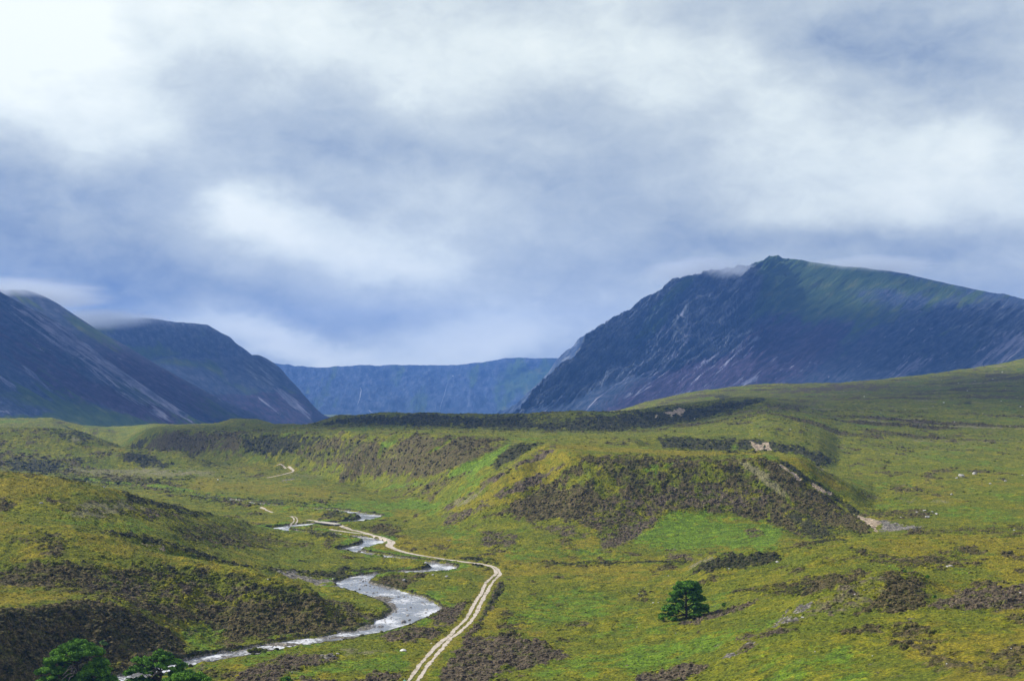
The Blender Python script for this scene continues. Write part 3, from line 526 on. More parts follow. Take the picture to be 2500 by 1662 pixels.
# ------------------------------------------------------------------ mesh helpers
COL = scene.collection
def link(o): COL.objects.link(o); return o
def grid_mesh(name, V, nr, nc, attrs=None, cyclic=False):
    me = bpy.data.meshes.new(name)
    idx = np.arange(nr * nc, dtype=np.int32).reshape(nr, nc)
    q = np.stack([idx[:-1, :-1], idx[:-1, 1:], idx[1:, 1:], idx[1:, :-1]], -1).reshape(-1, 4)
    me.vertices.add(nr * nc); me.vertices.foreach_set('co', np.ascontiguousarray(V, np.float32).ravel())
    me.loops.add(len(q) * 4); me.loops.foreach_set('vertex_index', q.ravel())
    me.polygons.add(len(q)); me.polygons.foreach_set('loop_start', np.arange(0, len(q) * 4, 4, dtype=np.int32))
    me.polygons.foreach_set('loop_total', np.full(len(q), 4, np.int32))
    me.update(calc_edges=True)
    me.polygons.foreach_set('use_smooth', np.ones(len(q), bool))
    for k, a in (attrs or {}).items():
        at = me.attributes.new(k, 'FLOAT_COLOR', 'POINT'); at.data.foreach_set('color', np.ascontiguousarray(a, np.float32).ravel())
    return me
def mesh(name, V, Fc, smooth=True):
    me = bpy.data.meshes.new(name); me.from_pydata([tuple(v) for v in V], [], [tuple(f) for f in Fc]); me.update()
    if smooth: me.polygons.foreach_set('use_smooth', np.ones(len(me.polygons), bool))
    return me
def fast_mesh(name, V, Fa, smooth=False):
    """V (n,3), Fa (m,k) arrays"""
    me = bpy.data.meshes.new(name); k = Fa.shape[1]
    me.vertices.add(len(V)); me.vertices.foreach_set('co', np.ascontiguousarray(V, np.float32).ravel())
    me.loops.add(Fa.size); me.loops.foreach_set('vertex_index', np.ascontiguousarray(Fa, np.int32).ravel())
    me.polygons.add(len(Fa)); me.polygons.foreach_set('loop_start', np.arange(0, Fa.size, k, dtype=np.int32))
    me.polygons.foreach_set('loop_total', np.full(len(Fa), k, np.int32)); me.update(calc_edges=True)
    me.polygons.foreach_set('use_smooth', np.full(len(Fa), smooth, bool))
    return me
def mat(name):
    m = bpy.data.materials.new(name); m.use_nodes = True
    t = NT(m.node_tree); out = t.n('ShaderNodeOutputMaterial'); b = t.n('ShaderNodeBsdfPrincipled'); t.l(b.outputs[0], out.inputs[0])
    b.inputs['Roughness'].default_value = .9; b.inputs['Specular IOR Level'].default_value = .15
    return m, t, b, out

# ------------------------------------------------------------------ moor material
mm, t, b, out = mat('moor')
geo = t.n('ShaderNodeNewGeometry'); pos = geo.outputs['Position']
A = t.n('ShaderNodeAttribute', attribute_name='cover_a'); sa = t.n('ShaderNodeSeparateColor'); t.l(A.outputs['Color'], sa.inputs[0])
B2 = t.n('ShaderNodeAttribute', attribute_name='cover_b'); sb = t.n('ShaderNodeSeparateColor'); t.l(B2.outputs['Color'], sb.inputs[0])
H_, D_, Bm, Ym = sa.outputs[0], sa.outputs[1], sa.outputs[2], A.outputs['Alpha']
S_, G_, V_, P_ = sb.outputs[0], sb.outputs[1], sb.outputs[2], B2.outputs['Alpha']
nf = t.noise(pos, .75, 6, .78); nm = t.noise(pos, .30, 7, .70); nl = t.noise(pos, .07, 5, .6); nf2 = t.noise(pos, .22, 8, .72); ng = t.noise(pos, .9, 5, .75)
grass = t.ramp(nm, [(.32, (.034, .040, .004)), (.43, (.090, .106, .006)), (.55, (.164, .166, .008)), (.70, (.245, .212, .013))])
grass = t.mix(t.step(nl, .40, .62), grass, t.ramp(ng, [(.32, (.030, .044, .004)), (.5, (.092, .118, .007)), (.68, (.178, .194, .011))]))
yel = t.ramp(nm, [(.30, (.070, .070, .007)), (.48, (.165, .145, .009)), (.70, (.255, .205, .016))])
yel = t.mix(t.step(ng, .50, .68), yel, (.115, .120, .010))
lush = t.ramp(nm, [(.32, (.035, .062, .007)), (.46, (.080, .140, .009)), (.58, (.120, .200, .012)), (.70, (.200, .255, .016))])
lush = t.mix(t.math('MULTIPLY', t.step(ng, .54, .66), .6), lush, (.060, .075, .010))
pale = t.ramp(ng, [(.3, (.09, .09, .035)), (.52, (.18, .17, .085)), (.72, (.29, .26, .15))])
heath = t.ramp(nf, [(.33, (.012, .015, .004)), (.43, (.040, .040, .012)), (.52, (.085, .068, .028)), (.61, (.145, .114, .058)), (.72, (.125, .140, .022))])
heath = t.mix(t.math('MULTIPLY', t.step(nm, .50, .62), .5), heath, t.ramp(ng, [(.35, (.022, .032, .006)), (.55, (.085, .095, .014)), (.7, (.14, .14, .02))]))
dark = t.ramp(nf, [(.33, (.006, .009, .003)), (.46, (.024, .032, .009)), (.57, (.065, .056, .028)), (.70, (.065, .095, .018))])
viol = t.ramp(nf, [(.32, (.022, .020, .012)), (.44, (.064, .052, .032)), (.55, (.118, .092, .062)), (.70, (.19, .152, .115))])
viol = t.mix(t.math('MULTIPLY', t.step(nm, .52, .64), .7), viol, (.090, .105, .016))
sand = t.ramp(nf, [(.36, (.08, .06, .04)), (.48, (.28, .22, .16)), (.62, (.50, .41, .31))])
grav = t.ramp(nf, [(.34, (.04, .038, .030)), (.48, (.13, .12, .105)), (.64, (.30, .28, .25))])
def brk(m, lo, hi, k=1.0):   # ragged edge: the cover mask meets noise of every scale
    return t.step(t.math('ADD', m, t.math('MULTIPLY', t.math('SUBTRACT', nf2, .5), k * 2.6)), lo, hi)
c = t.mix(brk(Ym, .30, .80), grass, yel)
c = t.mix(brk(P_, .35, .75), c, pale)
c = t.mix(brk(Bm, .30, .80), c, lush)
c = t.mix(t.math('MULTIPLY', t.step(ng, .58, .70), .65), c, (.045, .045, .014))
c = t.mix(brk(H_, .26, .74), c, heath)
c = t.mix(brk(V_, .28, .72), c, viol)
c = t.mix(brk(D_, .30, .80, 1.1), c, dark)
c = t.mix(brk(G_, .40, .6), c, grav)
c = t.mix(brk(S_, .45, .6, .7), c, sand)
tuft = t.step(t.noise(pos, 1.9, 4, .8), .30, .70)
c = t.mix(1.0, c, t.ramp(tuft, [(0, (.36, .38, .40)), (.5, (.95, .95, .95)), (1, (1.95, 1.85, 1.6))]), 'MULTIPLY')
t.l(c, b.inputs['Base Color'])
bump = t.n('ShaderNodeBump'); bump.inputs['Strength'].default_value = 1.0; bump.inputs['Distance'].default_value = .55
hb = t.math('ADD', t.math('MULTIPLY', nf, .8), t.math('MULTIPLY', t.noise(pos, 4.0, 2, .6), .35)); t.l(hb, bump.inputs['Height']); t.l(bump.outputs[0], b.inputs['Normal'])
V = np.stack([XX, YY, BZ], -1)
attrs = {'cover_a': np.clip(np.stack([M[0], M[1], M[2], M[3]], -1), 0, 1), 'cover_b': np.clip(np.stack([M[4], M[5], M[6], M[7]], -1), 0, 1)}
me = grid_mesh('ground', V.reshape(-1, 3), len(ROW), len(PX), attrs); me.materials.append(mm)
ground = link(bpy.data.objects.new('ground', me)); ground['kind'] = 'structure'
GZ = BZ
def gz(x, y): return float(samp(GZ, [x], [y])[0])

# ------------------------------------------------------------------ tussocks and heather bushes over the near moor
g = np.random.default_rng(12)
n = 290000
ty = np.sqrt(g.uniform(185.0 ** 2, 600.0 ** 2, n)); ty = np.where(g.uniform(size=n) < .30, g.uniform(185, 430, n), ty); farp = g.uniform(size=n) < .34; ty = np.where(farp, np.sqrt(g.uniform(600.0 ** 2, 1180.0 ** 2, n)), ty); tx = g.uniform(-.405, .405, n) * ty
cov = [samp(M[k], tx, ty) for k in range(8)]
hv = np.clip(cov[0] + cov[1] + cov[6], 0, 1); rd = samp(RIV_D, tx, ty); td = samp(TR_D, tx, ty)
ok = (rd > .9) & (td > 1.9) & (cov[4] < .3) & (g.uniform(size=n) < np.where(farp, .14, .58) + .58 * hv) & (g.uniform(size=n) < .5 + .5 * sstep(vn(tx / 5, ty / 5, 99), -.4, .3))
tx, ty, hv, farp = tx[ok], ty[ok], hv[ok], farp[ok]; n = len(tx); tz = samp(GZ, tx, ty)
rr_ = g.uniform(.20, .52, n) * (1 + .42 * hv) * np.where(farp, 1.7, 1.0) ; rr_ *= .6 + .4 * sstep(ty, 190, 300); hh_ = rr_ * g.uniform(.45, .95, n) * (.75 + .45 * hv)
ang = np.arange(6) * math.pi / 3
def ring(rf, zf):
    a = ang[None, :] + g.uniform(-.25, .25, (n, 6)); q = rr_[:, None] * rf * g.uniform(.7, 1.25, (n, 6))
    return np.stack([tx[:, None] + q * np.cos(a), ty[:, None] + q * np.sin(a), tz[:, None] + hh_[:, None] * zf * g.uniform(.7, 1.3, (n, 6)) - .12], -1)
Vt = np.concatenate([ring(1.05, -.1), ring(.78, .72), np.stack([tx + g.uniform(-.1, .1, n), ty, tz + hh_ * .95 - .1], -1)[:, None, :]], 1)
ft = []
for k in range(6):
    j = (k + 1) % 6; ft += [(k, j, 6 + j), (k, 6 + j, 6 + k), (6 + k, 6 + j, 12)]
Ft = (np.arange(n)[:, None, None] * 13 + np.array(ft)[None]).reshape(-1, 3)
me = fast_mesh('moor_tussocks', Vt.reshape(-1, 3), Ft)
for nm_, ks in (('cover_a', (0, 1, 2, 3)), ('cover_b', (4, 5, 6, 7))):
    cc = np.stack([np.clip(samp(M[k], tx, ty), 0, 1) for k in ks], -1)
    at = me.attributes.new(nm_, 'FLOAT_COLOR', 'POINT'); at.data.foreach_set('color', np.repeat(cc, 13, 0).astype(np.float32).ravel())
me.materials.append(mm); o = link(bpy.data.objects.new('moor_tussocks', me)); o['kind'] = 'stuff'; o['label'] = 'heather bushes and grass tussocks growing all over the near moor'
#%%PART2
# ------------------------------------------------------------------ mountains
def k4(x, y): return (x / 2.775, 600 + y / 2.775)
def k5(x, y): return (600 + x / 2.621, 700 + y / 2.621)
def k6(x, y): return (1250 + x / 1.887, 580 + y / 1.887)
mt, t, b, out = mat('mountain_rock_hazed')
A = t.n('ShaderNodeAttribute', attribute_name='cover'); s3 = t.n('ShaderNodeSeparateColor'); t.l(A.outputs['Color'], s3.inputs[0])
U = t.n('ShaderNodeAttribute', attribute_name='fall'); fu = U.outputs['Vector']
mp = t.n('ShaderNodeMapping'); t.l(fu, mp.inputs[0]); mp.inputs['Scale'].default_value = (1.0, .34, 1)
mp2 = t.n('ShaderNodeMapping'); t.l(fu, mp2.inputs[0]); mp2.inputs['Scale'].default_value = (1.0, .85, 1)
n_s = t.noise(mp.outputs[0], .085, 7, .74); n_t = t.noise(mp2.outputs[0], .09, 7, .74); n_u = t.noise(mp2.outputs[0], .05, 4, .6)
base = t.ramp(n_t, [(.34, (.008, .020, .042)), (.46, (.024, .044, .082)), (.56, (.052, .072, .115)), (.68, (.12, .14, .18))])  # distance haze put into the colour: bluer than the rock itself
grn = t.ramp(n_u, [(.3, (.018, .048, .016)), (.55, (.048, .088, .020)), (.72, (.10, .12, .03))])
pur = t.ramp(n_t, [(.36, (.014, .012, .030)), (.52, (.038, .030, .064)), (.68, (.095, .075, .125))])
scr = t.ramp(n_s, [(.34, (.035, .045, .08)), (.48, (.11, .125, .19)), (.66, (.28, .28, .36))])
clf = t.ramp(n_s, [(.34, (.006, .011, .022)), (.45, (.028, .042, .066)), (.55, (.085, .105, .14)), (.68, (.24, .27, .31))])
c = t.mix(t.step(t.math('ADD', s3.outputs[1], t.math('MULTIPLY', t.math('SUBTRACT', n_u, .5), .8)), .3, .8), base, grn)
c = t.mix(t.step(t.math('ADD', s3.outputs[2], t.math('MULTIPLY', t.math('SUBTRACT', n_t, .5), 1.0)), .3, .8), c, pur)
c = t.mix(t.step(t.math('ADD', A.outputs['Alpha'], t.math('MULTIPLY', t.math('SUBTRACT', n_t, .5), .8)), .3, .75), c, clf)
c = t.mix(t.step(t.math('ADD', s3.outputs[0], t.math('MULTIPLY', t.math('SUBTRACT', n_s, .5), 1.5)), .40, .66), c, scr)
t.l(c, b.inputs['Base Color'])
bp = t.n('ShaderNodeBump'); bp.inputs['Strength'].default_value = .7; bp.inputs['Distance'].default_value = 16.0
t.l(t.math('ADD', n_t, t.math('MULTIPLY', n_s, .6)), bp.inputs['Height']); t.l(bp.outputs[0], b.inputs['Normal'])

def mountain(name, lines, x0, x1, step, nrow, relief, cover, skew):
    px = np.arange(x0, x1, step); Yk, Zk = col_tables(lines, px, 3.0)
    for i in range(1, len(lines)): Yk[i] = np.maximum(Yk[i], Yk[i-1] + 4.0)
    s = np.concatenate([np.linspace(i, i + 1, n, endpoint=False) for i, n in enumerate(nrow)] + [[len(lines) - 1.0]])
    YYm = np.zeros((len(s), len(px))); ZZ = np.zeros_like(YYm); kk = np.arange(len(lines), dtype=float)
    for j in range(len(px)):
        YYm[:, j] = np.interp(s, kk, Yk[:, j]); ZZ[:, j] = pcheval(Yk[:, j], Zk[:, j], YYm[:, j])
    SS = np.repeat(s[:, None], len(px), 1); PP = np.repeat(px[None, :], len(s), 0)
    ROWS = HZ - (ZZ - ZC) * F / YYm
    su = PP + skew * ROWS; sv = ROWS * 1.0          # across the fall line, down the fall line
    dz, dy = relief(SS, su, sv, PP, ROWS, YYm)
    ZZ = ZZ + dz; YYm = YYm + dy
    cov = cover(SS, su, sv, PP, ROWS)
    XXm = (PP - 1250) / F * YYm
    V = np.stack([XXm, YYm, ZZ], -1).reshape(-1, 3)
    me = grid_mesh(name, V, len(s), len(px), {'cover': np.clip(np.stack(cov, -1), 0, 1), 'fall': np.stack([su, sv, su * 0, su * 0 + 1], -1)})
    me.materials.append(mt); o = link(bpy.data.objects.new(name, me)); o['kind'] = 'structure'; return o
def blob(P, Rr, cx, cy, hx, hy, tilt=0):
    c_, s_ = math.cos(R(tilt)), math.sin(R(tilt)); u = (P - cx) * c_ + (Rr - cy) * s_; v = -(P - cx) * s_ + (Rr - cy) * c_
    return np.exp(-(u / hx) ** 2 - (v / hy) ** 2)
Zr = np.zeros

def keep(sk, S, w=.8):   # relief fades out at the foot and stays small on the skyline
    return sstep(S, 0, .6) * (1 - .75 * np.exp(-((S - sk) / .18) ** 2))
# right-hand mountain with the long cliff
RM = [
 [(1150,3250,z_(-66)),(1260,3300,z_(-66)),(1500,3200,z_(-10)),(2200,3100,z_(0)),(2900,3000,z_(30))],
 [(1150,3300,z_(-66)),(1262,3400,z_(-8)),(1330,3380,985),(1409,3400,977),(1470,3440,950),(1536,3520,919),(1653,3580,903),(1727,3600,882),(1833,3620,866),(2045,3650,898),(2257,3600,898),(2400,3550,862),(2500,3500,829),(2900,3400,740)],
 [(1150,3320,z_(-66)),(1264,3430,z_(-5)),(1330,3470,944),(1380,3520,905),(1430,3560,945),(1452,3600,950),(1488,3640,924),(1547,3720,887),(1594,3780,840),(1642,3820,803),(1653,3840,785),(1679,3870,757),(1716,3920,734),(1759,4000,707),(1806,4100,681),(1859,4220,645),(1900,4260,645),(1960,4250,672),(2087,4180,716),(2177,4120,731),(2283,4050,734),(2400,4020,733),(2500,4000,739),(2900,3950,800)],
 [(1150,3340,z_(-66)),(1266,3440,1003),(1330,3520,925),(1380,3590,880),(1430,3650,858),(1500,3740,830),(1560,3800,850),(1620,3860,800),(1700,3960,745),(1780,4080,705),(1860,4290,638),(1900,4330,640),(2087,4300,690),(2283,4250,718),(2500,4200,732),(2900,4200,790)],
 [(1150,3360,z_(-66)),(1266,3450,1007)] + [(k6(x, y)[0], 3470 + min(x, 1150) * .87, k6(x, y)[1]) for x, y in [(30,805),(120,745),(200,655),(260,590),(300,520),(340,455),(385,415),(430,385),(480,360),(540,335),(560,318),(600,280),(640,265),(655,266),(700,245),(740,215),(800,190),(900,165),(1000,140),(1100,120),(1150,105),(1195,99),(1210,94),(1222,86),(1232,90),(1245,95),(1300,100),(1400,115),(1500,130),(1650,145),(1750,155),(1850,175),(2000,210),(2100,232),(2250,262),(2359,285)]] + [(2900,4700,820)],
 [(1150,3600,z_(-66)),(1266,3700,z_(-66)),(1500,4400,z_(150)),(1900,5200,z_(250)),(2900,5400,z_(150))],
 [(1150,5800,z_(-66)),(2900,6500,z_(-66))],
]
def rm_relief(S, su, sv, P, Rr, Ym):
    k = keep(4, S); cl = sstep(S, .8, 1.3) * (1 - sstep(P, 1800, 1980)) + .35 * sstep(P, 2050, 2300) * sstep(S, .8, 1.2) * (1 - sstep(S, 1.7, 2.1))
    rg = .6 * ridged(su / 26, sv / 95, 5, 5, .62) + .5 * ridged(su / 75, sv / 190, 3, 6, .6) - .05; r2 = ridged(su / 9, sv / 30, 4, 15, .62); f = fbm(su / 60, sv / 60, 4, 25)
    bt = blob(P, Rr, 1665, 800, 60, 70)
    dz = k * (cl * (52 * (rg - .62) + 26 * (r2 - .62)) * (1 + .6 * bt) + 10 * f + 2.5 * (r2 - .6)) * (S < 4.6)
    dy = -k * cl * (60 * (rg - .6) + 24 * (r2 - .6)) * (S < 4.6)
    crag = np.exp(-((S - 4) / .2) ** 2) * (1 - sstep(P, 1700, 1800)) * 9 * (ridged(P / 11, P * 0, 4, 8) - .6)
    return dz + crag, dy
def rm_cover(S, su, sv, P, Rr):
    rg = ridged(su / 14, sv / 110, 4, 35, .6); f = fbm(su / 40, sv / 90, 4, 36); fi = fbm(su / 5, sv / 9, 3, 38, .7)
    cl = sstep(S, .85, 1.25) * (1 - sstep(S, 4.3, 4.6)) * (1 - sstep(P + 60 * f, 1790, 1900) * (1 - .9 * blob(P, Rr, 2420, 790, 140, 60)))
    grass_gap = sstep(blob(P, Rr, 1600, 790, 30, 150, 42) + .35 * f, .35, .75)
    green = .95 * blob(P, Rr, 1960, 690, 150, 70, 12) + .9 * blob(P, Rr, 2200, 690, 260, 26, 10) + .7 * blob(P, Rr, 1850, 680, 40, 60) + .55 * blob(P, Rr, 2080, 760, 250, 40, 5) + .5 * sstep(f, .1, .5) * (S > 1) + .5 * grass_gap
    purple = (.75 * blob(P, Rr, 1900, 850, 260, 90, -25) + .6 * blob(P, Rr, 1600, 960, 260, 40, -30) + .5 * blob(P, Rr, 2250, 700, 260, 16, 12) + .3) * (1 - .6 * green)
    tal = .8 * sstep(rg + .12 * fi, .68, .86) * (sstep(S, .25, .55) * (1 - sstep(S, 1.15, 1.45))) * (1 - sstep(P, 1850, 2000) * .6)
    scree = tal + .9 * blob(P, Rr, 2210, 905, 60, 22, -30) * (rg > .55) + .95 * blob(P, Rr, 2440, 860, 100, 26, -30) * (rg > .5) + .6 * blob(P, Rr, 2240, 800, 110, 80, -35) * sstep(fi, .1, .5) + .6 * blob(P, Rr, 1960, 885, 60, 22) * sstep(fi, -.1, .3)
    scree = scree + .45 * sstep(fi, .45, .7) * sstep(P, 1750, 1900) * (1 - sstep(green, .3, .7))
    bt = blob(P, Rr, 1660, 810, 75, 75, -35); r3 = ridged(su / 12, sv / 40, 4, 39, .65)
    scree = scree + .62 * bt * sstep(r3, .62, .78) + .35 * cl * sstep(r3, .70, .82)
    cl = cl * (1 - .85 * grass_gap)
    return scree * .9, green, purple * .9, cl
mountain('mountain_east', RM, 1170, 2880, 1.5, [60, 90, 40, 90, 26, 8], rm_relief, rm_cover, 1.25)

# left-hand mountain with the scree fans
LM1 = [
 [(-400,2150,z_(0)),(0,2200,z_(0)),(520,2330,z_(-5)),(700,2350,z_(-66))],
 [(-400,2300,z_(70)),(0,2360,968),(250,2370,985),(420,2370,1018),(520,2345,1045),(700,2360,z_(-66))],
 [(-400,2500,z_(200)),(0,2560,860),(150,2520,895),(250,2480,930),(350,2420,975),(440,2390,1012),(520,2350,1045),(700,2370,z_(-66))],
 [(-400,2800,560)] + [(k4(x, y)[0], 2830 - x * .3, k4(x, y)[1]) for x, y in [(0,315),(60,345),(150,395),(300,465),(400,520),(480,580),(560,650),(700,760),(800,830),(950,930),(1100,1030),(1220,1110),(1300,1160),(1400,1200)]] + [(540,2360,1048),(700,2380,z_(-66))],
 [(-400,3100,z_(250)),(0,3050,z_(180)),(520,2500,z_(-66)),(700,2500,z_(-66))],
 [(-400,3500,z_(-66)),(700,3300,z_(-66))],
]
def lm_relief(amp, top):
    def f_(S, su, sv, P, Rr, Ym):
        k = keep(top, S); rg = ridged(su / 30, sv / 160, 4, 45, .6); f = fbm(su / 50, sv / 80, 4, 46)
        return k * (amp * (rg - .6) + amp * .5 * f) * (S < top + .4), 0 * S
    return f_
def lm1_cover(S, su, sv, P, Rr):
    rg = ridged(su / 11, sv / 190, 4, 55, .62); f = fbm(su / 40, sv / 120, 4, 56); fi = fbm(su / 7, sv / 40, 3, 58)
    zone = blob(P, Rr, 330, 925, 150, 36, 38) * 1.15 + .75 * blob(P, Rr, 200, 850, 210, 46, 40) + .5 * blob(P, Rr, 80, 800, 160, 60, 40) + .8 * blob(P, Rr, 415, 985, 40, 14, 30)
    scree = .85 * sstep(zone * .62 + 1.1 * (rg - .62) + .25 * fi, .30, .85) + .9 * blob(P, Rr, 85, 915, 60, 7, 36) * (fi > -.2) + .8 * blob(P, Rr, 15, 935, 40, 7, 34) * (fi > -.2) + .8 * blob(P, Rr, 10, 1004, 30, 4, 8)
    green = .9 * blob(P, Rr, 180, 1000, 240, 26, 12) + .6 * blob(P, Rr, 90, 900, 60, 30, 30) + .7 * blob(P, Rr, 160, 950, 60, 16, 30) + .5 * sstep(f, .2, .5) + .8 * sstep(Rr, 1005, 1022)
    purple = .8 * blob(P, Rr, 330, 990, 200, 26, 20) + .5 * blob(P, Rr, 60, 850, 200, 60, 30) + .25 * (fi > 0)
    return scree, green, purple, .25 * (1 - sstep(Rr, 850, 900))
mountain('mountain_west', LM1, -380, 640, 1.5, [40, 80, 90, 10, 6], lm_relief(12, 3), lm1_cover, -1.45)

LM2 = [
 [(-300,2600,z_(-66)),(740,2600,z_(-66))],
 [(-300,2900,z_(120)),(200,2880,905),(400,2800,985),(560,2720,1025),(680,2640,1046),(740,2620,z_(-66))],
 [(-300,3700,620)] + [(px, 3650 - (px if px < 690 else 690) * 1.25, py) for px, py in [(14,712),(36,708),(65,710),(90,716),(108,724),(144,744),(180,768),(205,784),(231,802),(259,820),(288,834),(324,854),(378,888),(432,917),(486,946),(541,975),(613,1007),(674,1037),(700,1048)]] + [(740,2700,z_(-66))],
 [(-300,4000,z_(150)),(400,3400,z_(0)),(740,2900,z_(-66))], [(-300,4300,z_(-66)),(740,3500,z_(-66))],
]
def lm2_cover(S, su, sv, P, Rr):
    rg = ridged(su / 12, sv / 170, 4, 65, .62); f = fbm(su / 40, sv / 90, 4, 66)
    scree = .75 * sstep(rg, .74, .86) * blob(P, Rr, 480, 960, 130, 40, 28) + .4 * sstep(rg, .7, .85) * blob(P, Rr, 270, 850, 120, 40, 35)
    green = .8 * blob(P, Rr, 470, 975, 160, 24, 26) + .4 * blob(P, Rr, 200, 800, 100, 60) + .6 * sstep(f, .1, .5)
    return scree, green, .55 * blob(P, Rr, 380, 930, 160, 40, 28) + .35, .25 * (Rr < 850)
mountain('mountain_west_shoulder', LM2, -280, 735, 1.6, [50, 110, 10, 6], lm_relief(8, 2), lm2_cover, -1.55)

LM3 = [
 [(-100,3900,z_(-66)),(800,3900,z_(-66))],
 [(-100,4050,870),(300,4050,875),(500,4040,878),(620,4020,880),(700,4000,960),(800,4000,z_(-66))],
 [(-100,4650,760),(150,4650,782),(200,4650,788),(231,4640,787),(259,4640,784),(306,4630,778),(346,4620,776.6),(382,4610,780),(432,4600,787),(468,4580,789),(505,4560,793),(519,4550,800),(541,4530,813),(562,4510,823),(577,4490,840),(605,4460,858),(616,4440,868),(650,4400,895),(690,4350,940),(800,4300,z_(-66))],
 [(-100,5000,z_(250)),(600,4800,z_(60)),(800,4600,z_(-66))], [(-100,5600,z_(-66)),(800,5300,z_(-66))],
]
def dim_cover(gx, gy, gw, gh, pr=.35, cl=.3):
    def f_(S, su, sv, P, Rr):
        f = fbm(su / 40, sv / 70, 4, 76); rg = ridged(su / 10, sv / 100, 4, 77)
        return .25 * sstep(rg, .8, .9), .9 * blob(P, Rr, gx, gy, gw, gh) + .6 * sstep(f, 0, .5), pr + 0 * P, cl * sstep(f, -.3, .3)
    return f_
mountain('mountain_corrie_hill', LM3, -90, 780, 2.0, [30, 80, 10, 6], lm_relief(8, 2), dim_cover(330, 860, 130, 20, .3, .0), -.4)

LM4 = [
 [(250,3450,z_(-66)),(900,3450,z_(-66))],
 [(250,3550,z_(60)),(420,3560,950),(560,3580,985),(680,3600,1000),(760,3600,1015),(830,3560,z_(-66)),(900,3560,z_(-66))],
 [(250,4150,880),(350,4140,885),(414,4120,871),(468,4100,874),(541,4080,872),(600,4060,868),(613,4060,867),(631,4050,866),(649,4040,874),(667,4030,885),(685,4010,899),(706,3980,924),(728,3950,946),(742,3920,964),(764,3880,989),(793,3820,1018),(815,3780,z_(-16)),(900,3700,z_(-66))],
 [(250,4400,z_(60)),(650,4400,z_(50)),(900,4000,z_(-66))], [(250,4700,z_(-66)),(900,4500,z_(-66))],
]
def lm4_cover(S, su, sv, P, Rr):
    rg = ridged(su / 9, sv / 200, 3, 85, .6); f = fbm(su / 40, sv / 70, 4, 86)
    zone = .9 * blob(P, Rr, 655, 985, 50, 12, 38) + 1.0 * blob(P, Rr, 735, 995, 60, 10, 42) + .8 * blob(P, Rr, 690, 965, 50, 9, 44)
    scree = sstep(zone + .9 * (rg - .7), .45, .7)
    return scree, .7 * blob(P, Rr, 450, 885, 110, 16, 4) + .5 * sstep(f, 0, .5), .35 + .3 * (Rr > 960), .9 * blob(P, Rr, 640, 905, 60, 46, 45)
mountain('mountain_pointed_spur', LM4, 260, 890, 1.6, [40, 110, 10, 6], lm_relief(8, 2), lm4_cover, -1.25)

BM = [
 [(450,6900,z_(-66)),(1650,6900,z_(-66))],
 [(450,7300,z_(20)),(1050,7350,z_(5)),(1650,7300,z_(20))],
 [(450,7800,z_(110)),(1050,7800,z_(80)),(1650,7800,z_(120))],
 [(450,8300,860),(640,8300,880),(665,8300,885),(695,8300,891),(718,8300,896.5),(783,8300,896.5),(829,8300,898),(905,8300,894),(966,8300,890),(1058,8300,891),(1115,8300,891),(1172,8250,885),(1210,8200,879),(1233,8200,874),(1268,8150,872),(1306,8150,875),(1359,8150,874),(1420,8100,882),(1650,8000,900)],
 [(450,8700,z_(180)),(1650,8700,z_(150))], [(450,8990,z_(-66)),(1650,8990,z_(-66))],
]
def bm_relief(S, su, sv, P, Rr, Ym):
    k = keep(3, S); rg = ridged(P / 45, Rr / 40, 4, 95); f = fbm(P / 60, Rr / 25, 4, 96)
    return k * (9 * (rg - .6) + 26 * f) * (S < 3.4) + 1.6 * fbm(P / 9, P * 0, 3, 9) * np.exp(-((S - 3) / .2) ** 2), -30 * k * f * (S < 3.4)
mountain('mountain_corrie_wall', BM, 460, 1640, 2.0, [20, 50, 70, 10, 6], bm_relief, dim_cover(1290, 930, 90, 40, .15, .0), .3)
BR = [
 [(1150,4900,z_(-66)),(1800,4900,z_(-66))],
 [(1150,5000,z_(-66)),(1230,5050,z_(-15)),(1330,5150,955),(1420,5200,900),(1800,5200,700)],
 [(1150,5300,z_(-66)),(1225,5350,z_(-66)),(1232,5400,1008),(1260,5420,986),(1287,5440,959),(1325,5460,925),(1345,5470,900),(1359,5480,877),(1386,5490,853),(1396,5495,849),(1405,5500,836),(1413,5500,826),(1424,5500,821),(1439,5500,811),(1462,5500,799),(1800,5600,640)],
 [(1150,5800,z_(-66)),(1800,6200,z_(-66))],
]
def br_relief(S, su, sv, P, Rr, Ym):
    rg = ridged(su / 16, sv / 60, 4, 105)
    return keep(2, S) * 26 * (rg - .6) * (S < 2.5) + 5 * (ridged(P / 7, P * 0, 3, 4) - .5) * np.exp(-((S - 2) / .2) ** 2), 0 * S
mountain('mountain_far_crag', BR, 1160, 1780, 1.6, [20, 70, 10], br_relief, dim_cover(1300, 990, 60, 20, .2, .9), 1.1)

